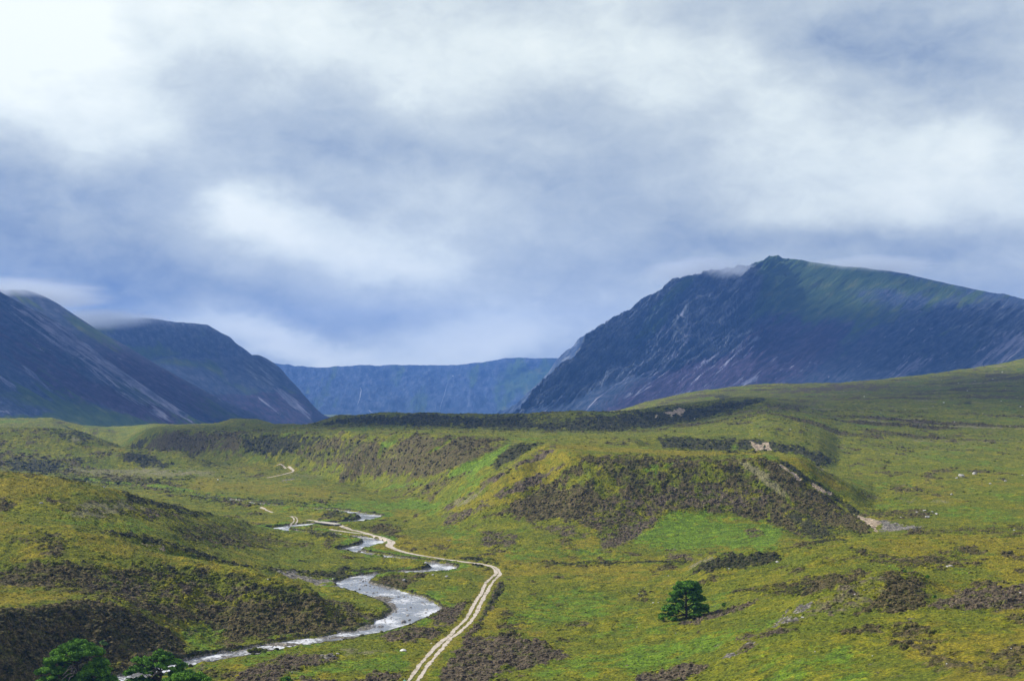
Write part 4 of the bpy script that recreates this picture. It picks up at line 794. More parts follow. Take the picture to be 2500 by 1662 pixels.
# ------------------------------------------------------------------ waterfalls and the last snow on the corrie wall
wm, t, b, out = mat('white_water'); b.inputs['Base Color'].default_value = (.32, .35, .40, 1); b.inputs['Roughness'].default_value = .5
dg = bpy.context.evaluated_depsgraph_get()
def cast(px, py):
    """first surface of the built scene along a line of sight"""
    d = Vector(((px - 1250) / F, 1, -(py - HZ) / F)).normalized()
    ok, loc, nor, i, ob, _ = scene.ray_cast(dg, Vector((0, 0, ZC)), d)
    return loc if ok else None
def fall(name, pts, label, rng):
    V = []; Fc = []
    for i, (px, py, w) in enumerate(pts):
        p = cast(px, py)
        if p is None: continue
        hw = w * .32 * p.y / F; p = p + Vector((0, -6, 2)); j = rng.uniform(-.3, .3) * hw
        V += [(p.x - hw + j, p.y, p.z), (p.x + j, p.y - hw * .4, p.z + .5), (p.x + hw + j, p.y, p.z)]
    n = len(V) // 3
    for i in range(n - 1):
        a = i * 3; Fc += [(a, a+1, a+4, a+3), (a+1, a+2, a+5, a+4)]
    me = mesh(name, V, Fc); me.materials.append(wm); o = link(bpy.data.objects.new(name, me))
    o['label'] = label; o['category'] = 'waterfall'
rng = random.Random(3)
def densify(P, n):
    out_ = []
    for a, b_ in zip(P[:-1], P[1:]):
        for k in range(n): out_.append(tuple(a[i] + (b_[i] - a[i]) * k / n for i in range(len(a))))
    return out_ + [P[-1]]
bpy.context.view_layer.update()
fall('waterfall', densify([(*k5(733,645),1.2),(*k5(740,665),2.2),(*k5(735,690),3.2),(*k5(730,715),2.0),(*k5(720,745),1.4),(*k5(716,757),1)], 4), 'thin white waterfall down the left part of the far corrie wall', rng)
fall('waterfall', densify([(*k5(1296,600),.5),(*k5(1282,650),.9),(*k5(1272,690),1.3),(*k5(1262,720),.9),(*k5(1246,765),.9),(*k5(1240,800),.7)], 4), 'long faint stream falling right of centre on the far corrie wall', rng)
fall('waterfall', densify([(*k5(788,790),2.0),(*k5(797,800),4.0),(*k5(812,808),3.0)], 3), 'short white cascade just above the dark moraine ridge', rng)
p = cast(*k5(1326, 570))
sn = mesh('snow_patch', [(p.x + a * 6 * math.cos(k * .9), p.y - 8 + 5 * math.sin(k * .9), p.z + 4 * a * math.sin(k * .9)) for k, a in enumerate([1, .8, 1.1, .7, 1, .9, 1.2])] + [(p.x, p.y - 12, p.z + 1)], [(k, (k + 1) % 7, 7) for k in range(7)])
sn.materials.append(wm); o = link(bpy.data.objects.new('snow_patch', sn)); o['label'] = 'tiny white snow patch high on the far corrie wall'; o['category'] = 'snow patch'

# ------------------------------------------------------------------ river water
rm_, t, b, out = mat('river_water')
geo = t.n('ShaderNodeNewGeometry'); pos = geo.outputs['Position']
n1 = t.noise(pos, 1.1, 4, .65, .6); n2 = t.noise(pos, .085, 3, .6)
foam_sheen = t.step(t.math('ADD', n1, t.math('MULTIPLY', t.math('SUBTRACT', n2, .5), 1.6)), .44, .72)  # riffle foam, with the silver of reflected sky put into its colour
t.l(t.mix(t.math('MULTIPLY', foam_sheen, .75), (.16, .16, .165), (.74, .76, .80)), b.inputs['Base Color'])
t.l(t.math('MULTIPLY_ADD', foam_sheen, .45, .14), b.inputs['Roughness']); b.inputs['Specular IOR Level'].default_value = .6; b.inputs['IOR'].default_value = 1.33
bp = t.n('ShaderNodeBump'); bp.inputs['Strength'].default_value = .35; bp.inputs['Distance'].default_value = .08
t.l(t.noise(pos, 1.8, 4, .65, .4), bp.inputs['Height']); t.l(bp.outputs[0], b.inputs['Normal'])
rr = smooth_line([tuple(a) for a in rv[::2]], 8)
tg = np.gradient(rr[:, :2], axis=0); tg /= np.maximum(np.hypot(tg[:, 0], tg[:, 1])[:, None], 1e-6); nr_ = np.stack([-tg[:, 1], tg[:, 0]], -1)
cs = np.linspace(-1, 1, 9)
V = np.zeros((len(rr), 9, 3))
for j, c_ in enumerate(cs):
    V[:, j, :2] = rr[:, :2] + nr_ * (rr[:, 2:3] * .58 + 1.8) * c_
V[:, :, 2] = WL(V[:, :, 1]) + .05 * vn(V[:, :, 0] / 3, V[:, :, 1] / 3, 3)
me = grid_mesh('river', V.reshape(-1, 3), len(rr), 9); me.materials.append(rm_)
o = link(bpy.data.objects.new('river', me)); o['kind'] = 'structure'

# ------------------------------------------------------------------ gravel track
tm, t, b, out = mat('track_gravel')
geo = t.n('ShaderNodeNewGeometry'); pos = geo.outputs['Position']
t.l(t.mix(t.step(t.noise(pos, .35, 6, .7), .50, .66), t.ramp(t.noise(pos, 2.2, 5, .7), [(.3, (.26, .215, .16)), (.5, (.47, .41, .335)), (.7, (.66, .60, .53))]), (.26, .22, .15)), b.inputs['Base Color'])
Va, Fa = [], []
def strip(T, o0, o1, seed):
    """one rut; o0/o1 give the inner and outer offset as functions of the gap value"""
    global Va, Fa
    P = T[:, :2]; g = np.gradient(P, axis=0); g /= np.maximum(np.hypot(g[:, 0], g[:, 1])[:, None], 1e-6); nn = np.stack([-g[:, 1], g[:, 0]], -1)
    base = len(Va); s = np.cumsum(np.r_[0, np.hypot(*np.diff(P, axis=0).T)])
    a = o0(T[:, 2]); b_ = o1(T[:, 2]); w1 = .30 * fbm(s / 2.2, s * 0, 3, seed); w2 = .36 * fbm(s / 1.8, s * 0 + 5, 3, seed)
    for k, f in enumerate((0, .33, .67, 1)):
        off = a * (1 - f) + b_ * f + (w1 if k == 0 else w2 if k == 3 else 0)
        Q = P + nn * off[:, None]; z = samp(GZ, Q[:, 0], Q[:, 1]); z = np.maximum(np.maximum(np.r_[z[1:], z[-1]], np.r_[z[0], z[:-1]]), z) + .05
        Va += [(q[0], q[1], zz) for q, zz in zip(Q, z)]
    n = len(P)
    for k in range(3):
        for i in range(n - 1): Fa.append((base + k*n + i, base + k*n + i + 1, base + (k+1)*n + i + 1, base + (k+1)*n + i))
TB = ground_pt(953, 1327)
for q, T in enumerate(tracks):
    T2 = smooth_line([tuple(a) for a in T[::2]], 5)
    wid = (.95 if q < 3 else .6) + .42 * np.clip(T2[:, 2] * 2, 0, 1) + .55 * np.exp(-((T2[:, 1] - TB[1]) / 14) ** 2 - ((T2[:, 0] - TB[0]) / 6) ** 2)
    strip(T2, lambda c_: .5 * c_, lambda c_: wid, 11 + q)
    strip(T2, lambda c_: -.5 * c_, lambda c_: -wid, 31 + q)
me = mesh('track', Va, Fa); me.materials.append(tm); o = link(bpy.data.objects.new('track', me)); o['kind'] = 'structure'

# ------------------------------------------------------------------ bridge over the river
def plain(name, col, rough=.9, n=None, lo=.6, hi=1.3):
    m, t, b, out = mat(name); b.inputs['Roughness'].default_value = rough
    tcn = t.n('ShaderNodeTexCoord'); f = t.noise(tcn.outputs['Object'], n or 4.0, 4, .6)
    t.l(t.ramp(f, [(.3, tuple(v * lo for v in col)), (.7, tuple(min(1, v * hi) for v in col))]), b.inputs['Base Color'])
    bpn = t.n('ShaderNodeBump'); bpn.inputs['Strength'].default_value = .5; bpn.inputs['Distance'].default_value = .05; t.l(f, bpn.inputs['Height']); t.l(bpn.outputs[0], b.inputs['Normal'])
    return m
timber = plain('pale_timber', (.50, .47, .42)); steel = plain('dark_beam', (.05, .05, .05)); conc = plain('dark_concrete', (.10, .10, .10))
def thing(name, label, cat, loc, group=None, rz=0):
    o = link(bpy.data.objects.new(name, None)); o.location = loc; o.rotation_euler = (0, 0, rz); o['label'] = label; o['category'] = cat
    if group: o['group'] = group
    return o
def part(name, me, parent, m=None):
    if m: me.materials.append(m)
    o = link(bpy.data.objects.new(name, me)); o.parent = parent; return o
def boxes(name, L):
    V, Fc = [], []
    for (x0, x1, y0, y1, z0, z1) in L:
        n = len(V); V += [(x, y, z) for z in (z0, z1) for x, y in ((x0, y0), (x1, y0), (x1, y1), (x0, y1))]
        Fc += [tuple(n + i for i in f) for f in ((3,2,1,0), (4,5,6,7), (0,1,5,4), (1,2,6,5), (2,3,7,6), (3,0,4,7))]
    return mesh(name, V, Fc, False)
def at_z(px, py, z): Y = F * (ZC - z) / (py - HZ); return Vector(((px - 1250) / F * Y, Y, z))
zb = float(WL(620)) + 1.55
p0, p1 = at_z(777, 1273.5, zb), at_z(825, 1279.5, zb); d = p1 - p0; Lb = d.length
br = thing('footbridge', 'low pale plank bridge on dark beams over the winding river', 'bridge', p0, rz=math.atan2(d.y, d.x))
part('deck', boxes('deck', [(k * .5, k * .5 + .46, -1.5, 1.5, -.02, .10) for k in range(int(Lb / .5))]), br, timber)
for s in (-1, 1):
    part('beam', boxes('beam', [(0, Lb, s * 1.2 - .12, s * 1.2 + .12, -.50, -.023)]), br, steel)
    part('kerb', boxes('kerb', [(0.2, Lb - .2, s * 1.42 - .06, s * 1.42 + .06, .103, .24)]), br, timber)
for k in (.33, .62): part('pier', boxes('pier', [(Lb * k - .25, Lb * k + .25, -1.0, 1.0, -2.3, -.503)]), br, conc)
for k in (-.5, Lb - .4): part('abutment', boxes('abutment', [(k, k + .9, -1.7, 1.7, -2.3, -.024)]), br, conc)

# ------------------------------------------------------------------ Scots pines
bark = plain('pine_bark', (.075, .055, .045)); deadwood = plain('grey_deadwood', (.24, .21, .19))
def leafmat(name, dark_, mid_, light_):
    m, t, b, out = mat(name); oi = t.n('ShaderNodeAttribute', attribute_name='tint'); geo = t.n('ShaderNodeNewGeometry')
    f = t.math('ADD', t.math('MULTIPLY', oi.outputs['Fac'], .7), t.math('MULTIPLY', t.noise(geo.outputs['Position'], 1.2, 3, .6), .45))
    t.l(t.ramp(f, [(.15, dark_), (.5, mid_), (.85, light_)]), b.inputs['Base Color']); b.inputs['Roughness'].default_value = .8
    return m
pineleaf = leafmat('pine_needles', (.018, .055, .008), (.070, .170, .016), (.17, .35, .03))
paleleaf = leafmat('willow_leaves', (.05, .11, .03), (.11, .20, .05), (.18, .30, .08))
def tube(pts, rads, k=7):
    pts = [Vector(p) for p in pts]; V, Fc = [], []
    for i, p in enumerate(pts):
        d = (pts[min(i+1, len(pts)-1)] - pts[max(i-1, 0)]).normalized(); s = d.cross(Vector((.3, 1, .1))).normalized(); u = d.cross(s)
        for j in range(k):
            a = 2 * math.pi * j / k; V.append(p + (s * math.cos(a) + u * math.sin(a)) * rads[i])
    for i in range(len(pts) - 1):
        for j in range(k): Fc.append((i*k + j, i*k + (j+1) % k, (i+1)*k + (j+1) % k, (i+1)*k + j))
    V.append(pts[-1]); n = len(V) - 1
    for j in range(k): Fc.append(((len(pts)-1)*k + j, (len(pts)-1)*k + (j+1) % k, n))
    return V, Fc
def crown_mesh(name, lobes, H, seed, dens=1.0, size=.30, flat=.62):
    """needle sprays gathered in clumps on the outside of each limb's lobe"""
    g = np.random.default_rng(seed); C_, N_, T_ = [], [], []
    for (u, w, v, r) in lobes:
        c = np.array([u, w, v]) * H; rad = r * H * 1.12
        nc = max(6, int(16 * dens * (rad / 1.2) ** 2 + 5))
        dirs = g.normal(size=(nc, 3)); dirs /= np.linalg.norm(dirs, axis=1)[:, None]; dirs[:, 2] = np.where(dirs[:, 2] < -.2, -.3 * dirs[:, 2], dirs[:, 2])
        for dd in dirs:
            cc = c + dd * rad * np.array([1, 1, flat]) * g.uniform(.55, 1.0); cr = rad * g.uniform(.24, .42) + .12
            n = int(80 * dens * (cr / .5) ** 1.5) + 16
            q = g.normal(size=(n, 3)); q /= np.linalg.norm(q, axis=1)[:, None]; q *= (g.uniform(0.35, 1, size=(n, 1)) ** .6)
            C_.append(cc + q * cr * np.array([1, 1, .6])); nn = q + np.array([0, 0, .5]) + g.normal(size=(n, 3)) * .5; N_.append(nn / np.linalg.norm(nn, axis=1)[:, None])
            T_.append(np.full(n, g.uniform(.1, .9)) + g.uniform(-.2, .2, size=n))
    C_ = np.concatenate(C_); N_ = np.concatenate(N_); T_ = np.concatenate(T_); n = len(C_)
    a = g.normal(size=(n, 3)); s = np.cross(N_, a); s /= np.linalg.norm(s, axis=1)[:, None]; u = np.cross(N_, s)
    sz = size * g.uniform(.6, 1.3, size=(n, 1))
    V = np.stack([C_ + s * sz * .55, C_ + u * sz * .28 + N_ * sz * .25, C_ - s * sz * .55, C_ - u * sz * .28], 1).reshape(-1, 3)
    me = fast_mesh(name, V, np.arange(4 * n).reshape(-1, 4))
    at = me.attributes.new('tint', 'FLOAT', 'POINT'); at.data.foreach_set('value', np.repeat(T_, 4).astype(np.float32))
    return me
def pine(px, py, top, lobes, label, seed, lean=0.0, group=None, name='pine_tree', trunk=True, dens=1.0, leaf=None, size=.30, dist=None, dead=0, girth=1.0, cat='pine tree', depth=True):
    """lobes: (across, up, radius) as fractions of the tree's height"""
    rng = random.Random(seed)
    if dist: x, y = (px - 1250) / F * dist, dist
    else: x, y = ground_pt(px, py, GZ)
    z = gz(x, y); H = (py - top) * y / F if not dist else (ZC - (top - HZ) * y / F) - z
    t_ = thing(name, label, cat, (x, y, z - .1), group)
    L3 = []
    for (u, v, r) in lobes:
        L3.append((u, rng.uniform(-1, 1) * r * .4, v, r))
        if depth: L3.append((u * .6 + rng.uniform(-.05, .05), rng.choice((-1, 1)) * (r * .5 + rng.uniform(.06, .17)), v - rng.uniform(-.02, .08), r * .85))
    if trunk:
        pts = [(0, 0, -.3), (.01 * H, 0, .12 * H), (lean * .4 * H, .01 * H, .34 * H), (lean * .6 * H, 0, .55 * H), (lean * H, 0, .80 * H), (lean * H, 0, .9 * H)]
        rd = [.036, .030, .025, .019, .010, .004]
        V, Fc = tube(pts, [r_ * H * girth for r_ in rd], 9)
        tr = part('trunk', mesh('trunk', V, Fc), t_, bark)
        for (u, w, v, r) in L3:
            zt = max(.10, min(.78, v - abs(u) * rng.uniform(.25, .6) - .05)); k = zt
            bx = lean * k; e = Vector((u, w, v)) * H; s0 = Vector((bx * H * .9, 0, zt * H)); m_ = (s0 + e) / 2 + Vector((rng.uniform(-.03, .03) * H, rng.uniform(-.03, .03) * H, -.02 * H))
            V, Fc = tube([s0, s0.lerp(m_, .6), m_, m_.lerp(e, .5), e], [.010 * H, .008 * H, .0065 * H, .004 * H, .0015 * H], 5)
            part('branch', mesh('branch', V, Fc), t_, bark)
    for k in range(dead):
        a = rng.uniform(-1, 1); s0 = Vector((rng.uniform(-.04, .04) * H, -.12 * H, rng.uniform(.52, .66) * H)); e = s0 + Vector((a * .16 * H, -rng.uniform(.08, .14) * H, rng.uniform(-.10, .10) * H))
        V, Fc = tube([s0, s0.lerp(e, .5) + Vector((0, 0, .03 * H)), e], [.008 * H, .005 * H, .0015 * H], 5)
        part('dead_branch', mesh('dead_branch', V, Fc), t_, deadwood)
    part('crown', crown_mesh('crown', L3, H, seed, dens, size), t_, leaf or pineleaf)
    return t_
pine(1675, 1508, 1413, [(0,.90,.12),(-.16,.90,.09),(.19,.90,.10),(-.18,.66,.12),(.2,.58,.12),(-.12,.86,.11),(.12,.87,.12),(.24,.80,.12),(-.22,.76,.11),(.02,.80,.12),(.28,.68,.12),(-.30,.64,.11),(-.27,.54,.10),(.16,.70,.12),(-.10,.72,.11),(.34,.56,.10),(-.36,.45,.11),(.38,.46,.10),(.25,.46,.12),(-.16,.40,.10),(.38,.33,.12),(.50,.28,.11),(-.42,.30,.12),(-.52,.22,.10),(-.25,.26,.12),(.14,.28,.09),(.30,.20,.11),(.44,.19,.11),(-.60,.07,.09),(-.66,.00,.07),(-.48,.08,.10),(-.36,.12,.10)],
     'lone rounded pine standing on the grassy slope right of the track', 11, dens=.9, size=.30)
pine(188, 1716, 1557, [(0,.93,.09),(-.13,.88,.10),(.13,.89,.10),(.24,.80,.11),(-.24,.80,.10),(0,.80,.08),(.33,.68,.11),(-.33,.68,.11),(.36,.56,.11),(-.38,.58,.10),(-.48,.54,.07),(.20,.60,.10),(-.22,.56,.10),(.40,.42,.13),(-.40,.40,.13),(.08,.42,.13),(-.14,.40,.12),(.26,.34,.13),(-.5,.28,.11),(.46,.28,.11),(0,.26,.14),(.2,.16,.12),(-.25,.18,.12)],
     'large dense pine at the lower left edge with bare grey twigs inside its crown', 22, dist=262, dead=14, dens=.9, size=.30)
pine(392, 1712, 1579, [(-.02,.90,.10),(-.12,.82,.10),(.10,.84,.10),(.2,.74,.12),(0,.70,.11),(.36,.66,.10),(.44,.56,.09),(.28,.56,.12),(-.30,.74,.10),(-.42,.78,.08),(-.42,.62,.11),(-.55,.54,.09),(-.2,.58,.10),(-.54,.40,.10),(-.38,.42,.11),(.30,.42,.09),(-.2,.38,.08),(-.60,.28,.08),(-.45,.26,.09)],
     'open branched pine at the bottom beside the river with water showing through', 33, dist=268, dens=.85, size=.28, dead=5)
pine(458, 1775, 1631, [(0,.90,.11),(-.14,.86,.11),(.14,.87,.11),(-.27,.78,.12),(.27,.79,.12),(0,.76,.14),(-.38,.66,.12),(.38,.66,.11),(.15,.66,.13),(-.15,.64,.13),(0,.5,.16),(.3,.5,.14),(-.3,.5,.14)],
     'bright green domed pine cut by the lower edge, right of the open pine', 44, dist=240, dens=1.2, size=.26)
pine(698, 1690, 1647, [(0,.88,.10),(-.2,.78,.14),(.2,.80,.14),(0,.70,.18),(.34,.62,.14),(-.32,.60,.14),(0,.45,.2)],
     'little young pine whose top just enters the bottom of the picture', 55, dist=283, dens=1.6, size=.22)
pine(2264, 1411.5, 1402, [(0,.85,.2),(-.2,.6,.25),(.2,.6,.25),(0,.35,.3)], 'small dark green pine sapling on the right hillside below the grey rock', 66, dens=2, size=.22, trunk=True)
pine(2209, 1396, 1391, [(0,.7,.3),(-.5,.5,.35),(.5,.5,.35)], 'tiny dark sapling on the crest of the stony mound', 67, dens=2, size=.2, depth=False)
pine(2282, 1458, 1452, [(0,.7,.3),(-.4,.4,.35),(.4,.4,.35)], 'tiny bright sapling in the dip beside the stony mound', 68, dens=2, size=.2, depth=False)
pine(1767, 1481, 1469, [(0,.85,.14),(-.15,.6,.2),(.15,.6,.2),(.0,.35,.25)], 'slender dark sapling a few metres right of the lone pine', 69, dens=1.8, size=.2, depth=False)
pine(252, 1576, 1560, [(0,.8,.2),(-.25,.55,.25),(.25,.5,.25),(.0,.3,.3),(.4,.3,.2)], 'pale green bush on the dark heather bank above the pines', 70, name='bush', leaf=paleleaf, dens=1.4, size=.2, cat='bush', depth=False)

# ------------------------------------------------------------------ boulders
rock_pale = plain('pale_granite', (.38, .37, .36), n=3, lo=.7, hi=1.4); rock_grey = plain('grey_granite', (.24, .235, .23), n=3, lo=.5, hi=1.5); rock_white = plain('white_quartz', (.66, .65, .63), n=3, lo=.85, hi=1.15)
import bmesh
def rock_mesh(seed, m):
    bm = bmesh.new(); bmesh.ops.create_icosphere(bm, subdivisions=3, radius=1)
    co = np.array([v.co[:] for v in bm.verts]); g = np.random.default_rng(seed)
    for _ in range(9):                                  # slice flat faces off
        n = g.normal(size=3); n /= np.linalg.norm(n); dd = g.uniform(.55, .9); s = co @ n
        co = co - np.outer(np.maximum(s - dd, 0), n)
    co += co * (.10 * vn(co[:, 0] * 2 + seed, co[:, 1] * 2 + co[:, 2] * 3, seed))[:, None]
    for v, c_ in zip(bm.verts, co): v.co = c_
    me = bpy.data.meshes.new('boulder'); bm.to_mesh(me); bm.free(); me.materials.append(m); return me
RK = {k: [rock_mesh(s + 10 * i, m) for s in range(4)] for i, (k, m) in enumerate((('p', rock_pale), ('g', rock_grey), ('w', rock_white)))}
rng = random.Random(77)
def boulder(px, py, w, kind, label, group=None, hgt=.62, water=False):
    if water: x, y = on_water(px, py)
    else: x, y = ground_pt(px, py, GZ)
    s = w / 2 * y / F; z = gz(x, y) if not water else max(float(WL(y)) - .1 * s, gz(x, y))
    o = link(bpy.data.objects.new('boulder', rng.choice(RK[kind]))); o.location = (x, y, z + s * hgt * .3)
    o.rotation_euler = (rng.uniform(-.15, .15), rng.uniform(-.15, .15), rng.uniform(0, 6.28)); o.scale = (s, s * rng.uniform(.8, 1.1), s * hgt)
    o['label'] = label; o['category'] = 'boulder'
    if group: o['group'] = group
    return o
boulder(983, 1588, 21, 'w', 'flat white boulder in the grass between the river and the track', hgt=.40)
boulder(986.5, 1417, 13, 'g', 'grey boulder in a bright green patch above the river bend')
boulder(505.6, 1614, 19, 'g', 'broad grey boulder in the river nearest the pines', water=True)
boulder(545, 1601, 14, 'p', 'pale low boulder at the river edge upstream of the broad grey one', water=True, hgt=.45)
boulder(911, 1529, 14, 'g', 'left one of two grey boulders under the bank where the river turns', water=True)
boulder(930, 1529, 14, 'g', 'right one of two grey boulders under the bank where the river turns', water=True, hgt=.5)
boulder(985, 1518, 15, 'g', 'dark angular boulder in mid river on the widest bend', water=True, hgt=.7)
boulder(824, 1595, 10, 'p', 'pale flat boulder on the heather strip left of the white one', hgt=.4)
boulder(2346, 1163, 16, 'p', 'largest pale boulder on the mossy flat right of the terrace', hgt=.8)
boulder(2336, 1167, 7, 'p', 'small pale boulder touching the left of the largest one on the flat')
boulder(2380, 1158, 12, 'p', 'second pale boulder a little right of the largest one on the flat', hgt=.9)
boulder(2322, 1382, 13, 'p', 'wide pale grey boulder in bright grass above the small pine sapling', hgt=.45)
boulder(1898, 1372, 10, 'p', 'pale boulder in grass right of the dark heather hollow')
boulder(1039.5, 1375, 10, 'p', 'pale boulder at the left end of the short river reach below the track')
boulder(1110, 1388, 10, 'w', 'white boulder at the right end of the short river reach below the track')
boulder(532, 1171, 5, 'w', 'white boulder alone on the far valley floor left of the distant track')
boulder(101, 1228, 10, 'p', 'pale boulder in green grass at the left beside the heather patches')
LONE = {
 'boulders on the left slopes': (.62, [(193,1547,6,'small pale boulder in dark heather just above the large dense pine'),(109,1549,4,'tiny pale stone in dark heather up and left of the large dense pine'),(655,1414,6,'small pale boulder near the upper right end of the dark heather slope'),(813,1413,6,'pale stone on the dark bank left of the river bend'),(856,1417,8,'pale boulder at the water edge where the river bend starts'),(254,1189,7,'pale stone on the yellow crest near the far left water glimpse')]),
 'boulders on the valley floor': (.5, [(1053,1570,6,'small pale boulder close to the left side of the lower track'),(1090,1407,9,'low pale boulder in the grass just below the short river reach'),(1056,1403,8,'pale boulder at the tip of the heather islet by the short river reach'),(1594,1471,6,'larger of two pale stones left of the lone pine'),(1607,1470,4,'smaller of two pale stones left of the lone pine'),(1560,1448,4,'small pale stone in grass uphill left of the lone pine'),(1574,1434,4,'tiny pale stone behind and left of the lone pine'),(1632,1405,4,'tiny pale stone between the lone pine and the dark heather hollow'),(1555,1530,4,'tiny pale stone below and left of the lone pine'),(712,1640,5,'tiny pale stone in heather near the little young pine')]),
 'boulders on the stony mound': (.62, [(2088,1451,7,'pale boulder in the middle of the stony mound'),(1972,1475,8,'pale boulder on the upper rim of the stony mound'),(1960,1507,9,'pale boulder low on the grey gravel of the stony mound'),(1915,1509,8,'pale boulder at the lower left tip of the stony mound'),(2040,1470,5,'small pale stone left of the middle of the stony mound'),(2110,1440,4,'tiny pale stone right of the middle of the stony mound')]),
 'boulders on the near right slope': (.62, [(2357,1488,9,'pale boulder under the purple heather mound at the right'),(2313,1383,8,'pale boulder touching the left of the wide grey one'),(2470,1583,7,'pale boulder in plain grass low at the right edge'),(2312,1620,6,'pale boulder in grass near the bottom at the right'),(2493,1448,10,'pale boulder in purple heather at the right edge'),(1780,1388,5,'tiny pale stone below the dark heather hollow'),(1650,1545,4,'tiny pale stone in bright grass below the lone pine'),(2130,1600,4,'tiny pale stone in bright grass at the lower right'),(1990,1590,4,'tiny pale stone in bright grass below the grey gravel')]),
 'rocks on the mossy flat': (.62, [(2418,1181,7,'left of two pale rocks right of the largest one on the flat'),(2455,1174,7,'right of two pale rocks right of the largest one on the flat'),(2323,1207,9,'flat pale rock alone below the largest one on the flat'),(2258,1247,11,'top left pale rock of the cluster near the grey stream gravel'),(2265,1262,12,'lowest and widest pale rock of the cluster near the grey stream gravel'),(2286,1255,9,'rightmost pale rock of the cluster near the grey stream gravel'),(2476,1294,6,'pale rock on the grassy crest at the right edge'),(2238,1250,6,'leftmost small rock of the cluster near the grey stream gravel'),(2276,1249,7,'top right small rock of the cluster near the grey stream gravel'),(2200,1262,5,'small rock between the grey stream gravel and the rock cluster'),(2496,1160,5,'small pale rock on the flat at the very right edge')]),
}
for gname, (hg_, L_) in LONE.items():
    for (x_, y_, w_, lab_) in L_: boulder(x_, y_, w_, 'p', lab_, gname, hgt=hg_)
for q, lab_ in (((562,1220,4),'left of two tiny white rocks at the scrub line in mid valley'),((577,1220,4.5),'right of two tiny white rocks at the scrub line in mid valley')): boulder(*q, 'w', lab_, 'pair of tiny white rocks')
FARR = [(2263,977),(2304,983),(2444,979),(2483,970),(1854,1061),(2491,993),(2424,926),(2447,908),(2298,927),(2278,992),(2362,954),(2340,936),(2210,1000),(2400,1010),(1696,1022),(2150,1008),(2060,955),(2466,1040),(2110,968),(1990,1034),(2380,930),(2330,1030),(1930,1048),(2455,950)]
for x_, y_ in FARR: boulder(x_, y_, rng.uniform(2.2, 4.8), 'w' if rng.random() < .4 else 'p', 'small white rock dotted on the far right hillside', 'rocks on the far right hillside')
def reach(y):
    for lim, s_ in ((297, 'behind the pines'), (318, 'around the grassy islet'), (350, 'along the straight reach under the heather slope'), (385, 'at the narrows below the wide bend'), (432, 'on the wide bend'), (480, 'on the short reach below the track'), (560, 'on the loop beside the pale track bulge'), (640, 'near the footbridge'), (9999, 'above the footbridge')):
        if y < lim: return s_
for q in [(565,1592,9),(834,1547,7),(873,1541,8),(1035,1511,9),(1039.5,1496,8),(1002,1482,6),(912,1447,9),(893,1428,8),(878,1437,7),(880,1416,6),(1031,1470,7),(986,1456,8),(875,1347,6),(930,1540,7),(955,1512,6)]:
    o = boulder(*q, 'g', 'x', 'rocks in the river', water=True, hgt=.6); o['label'] = 'larger dark wet rock in the river ' + reach(o.location.y)
for k in range(130):
    i = rng.randrange(5, 160); a = rv[i]; off = rng.uniform(-.5, .5) * a[2]; b_ = rv[i+1]; tx, ty = b_[0] - a[0], b_[1] - a[1]; L_ = math.hypot(tx, ty)
    x, y = a[0] - ty / L_ * off, a[1] + tx / L_ * off
    s = rng.uniform(.14, .42); o = link(bpy.data.objects.new('boulder', rng.choice(RK['g' if rng.random() < .6 else 'p']))); o.location = (x, y, float(WL(y)) + s * .1)
    o.rotation_euler = (0, 0, rng.uniform(0, 6.28)); o.scale = (s * 1.3, s, s * .6); o['label'] = ('small dark wet rock in the river ' if 'grey' in o.data.materials[0].name else 'small pale stone in the river bed ') + reach(y)
    o['category'] = 'boulder'; o['group'] = 'rocks in the river' if 'grey' in o.data.materials[0].name else 'pale stones in the river bed'

# grass islet in the river
gi = leafmat('rushes', (.03, .05, .01), (.09, .12, .015), (.20, .21, .03))
x, y = on_water(628, 1592)
it = thing('grass_tussock', 'grassy tussock islet in the shallow river below the heather slope', 'grass tussock', (x, y, float(WL(y))))
part('mound', mesh('mound', [(2.3 * math.cos(a) * r_, .9 * math.sin(a) * r_, h_) for r_, h_ in ((1, -.2), (.8, .35), (.4, .5)) for a in np.arange(12) * math.pi / 6] + [(0, 0, .55)],
     [(k*12 + j, k*12 + (j+1) % 12, (k+1)*12 + (j+1) % 12, (k+1)*12 + j) for k in range(2) for j in range(12)] + [(24 + j, 24 + (j+1) % 12, 36) for j in range(12)]), it, plain('peat', (.04, .035, .02)))
part('grass', crown_mesh('grass', [(-.6, 0, .18, .22), (-.2, 0, .25, .24), (.25, 0, .25, .24), (.65, 0, .18, .2)], 2.6, 5, 1.6, .24), it, gi)

# ------------------------------------------------------------------ walker in the heather by the track
def skin(name, verts, edges, rad, m, parent=None, sub=2):
    me = bpy.data.meshes.new(name); me.from_pydata(verts, edges, []); me.materials.append(m); o = link(bpy.data.objects.new(name, me))
    md = o.modifiers.new('s', 'SKIN'); md.use_smooth_shade = True; sv_ = me.skin_vertices[0].data if me.skin_vertices else None
    if sv_ is None:
        me.skin_vertices.new() if hasattr(me.skin_vertices, 'new') else None; sv_ = me.skin_vertices[0].data
    for i, r_ in enumerate(rad): sv_[i].radius = (r_, r_ * .85)
    sv_[0].use_root = True
    ss = o.modifiers.new('d', 'SUBSURF'); ss.levels = sub; ss.render_levels = sub
    if parent: o.parent = parent
    return o
skinm = plain('skin', (.45, .28, .2)); mint = plain('mint_cloth', (.32, .72, .55)); navy = plain('dark_trousers', (.03, .035, .05)); hairm = plain('brown_hair', (.05, .03, .02))
wy = 286.5; wx = (988 - 1250) / F * wy; wz = gz(wx, wy)
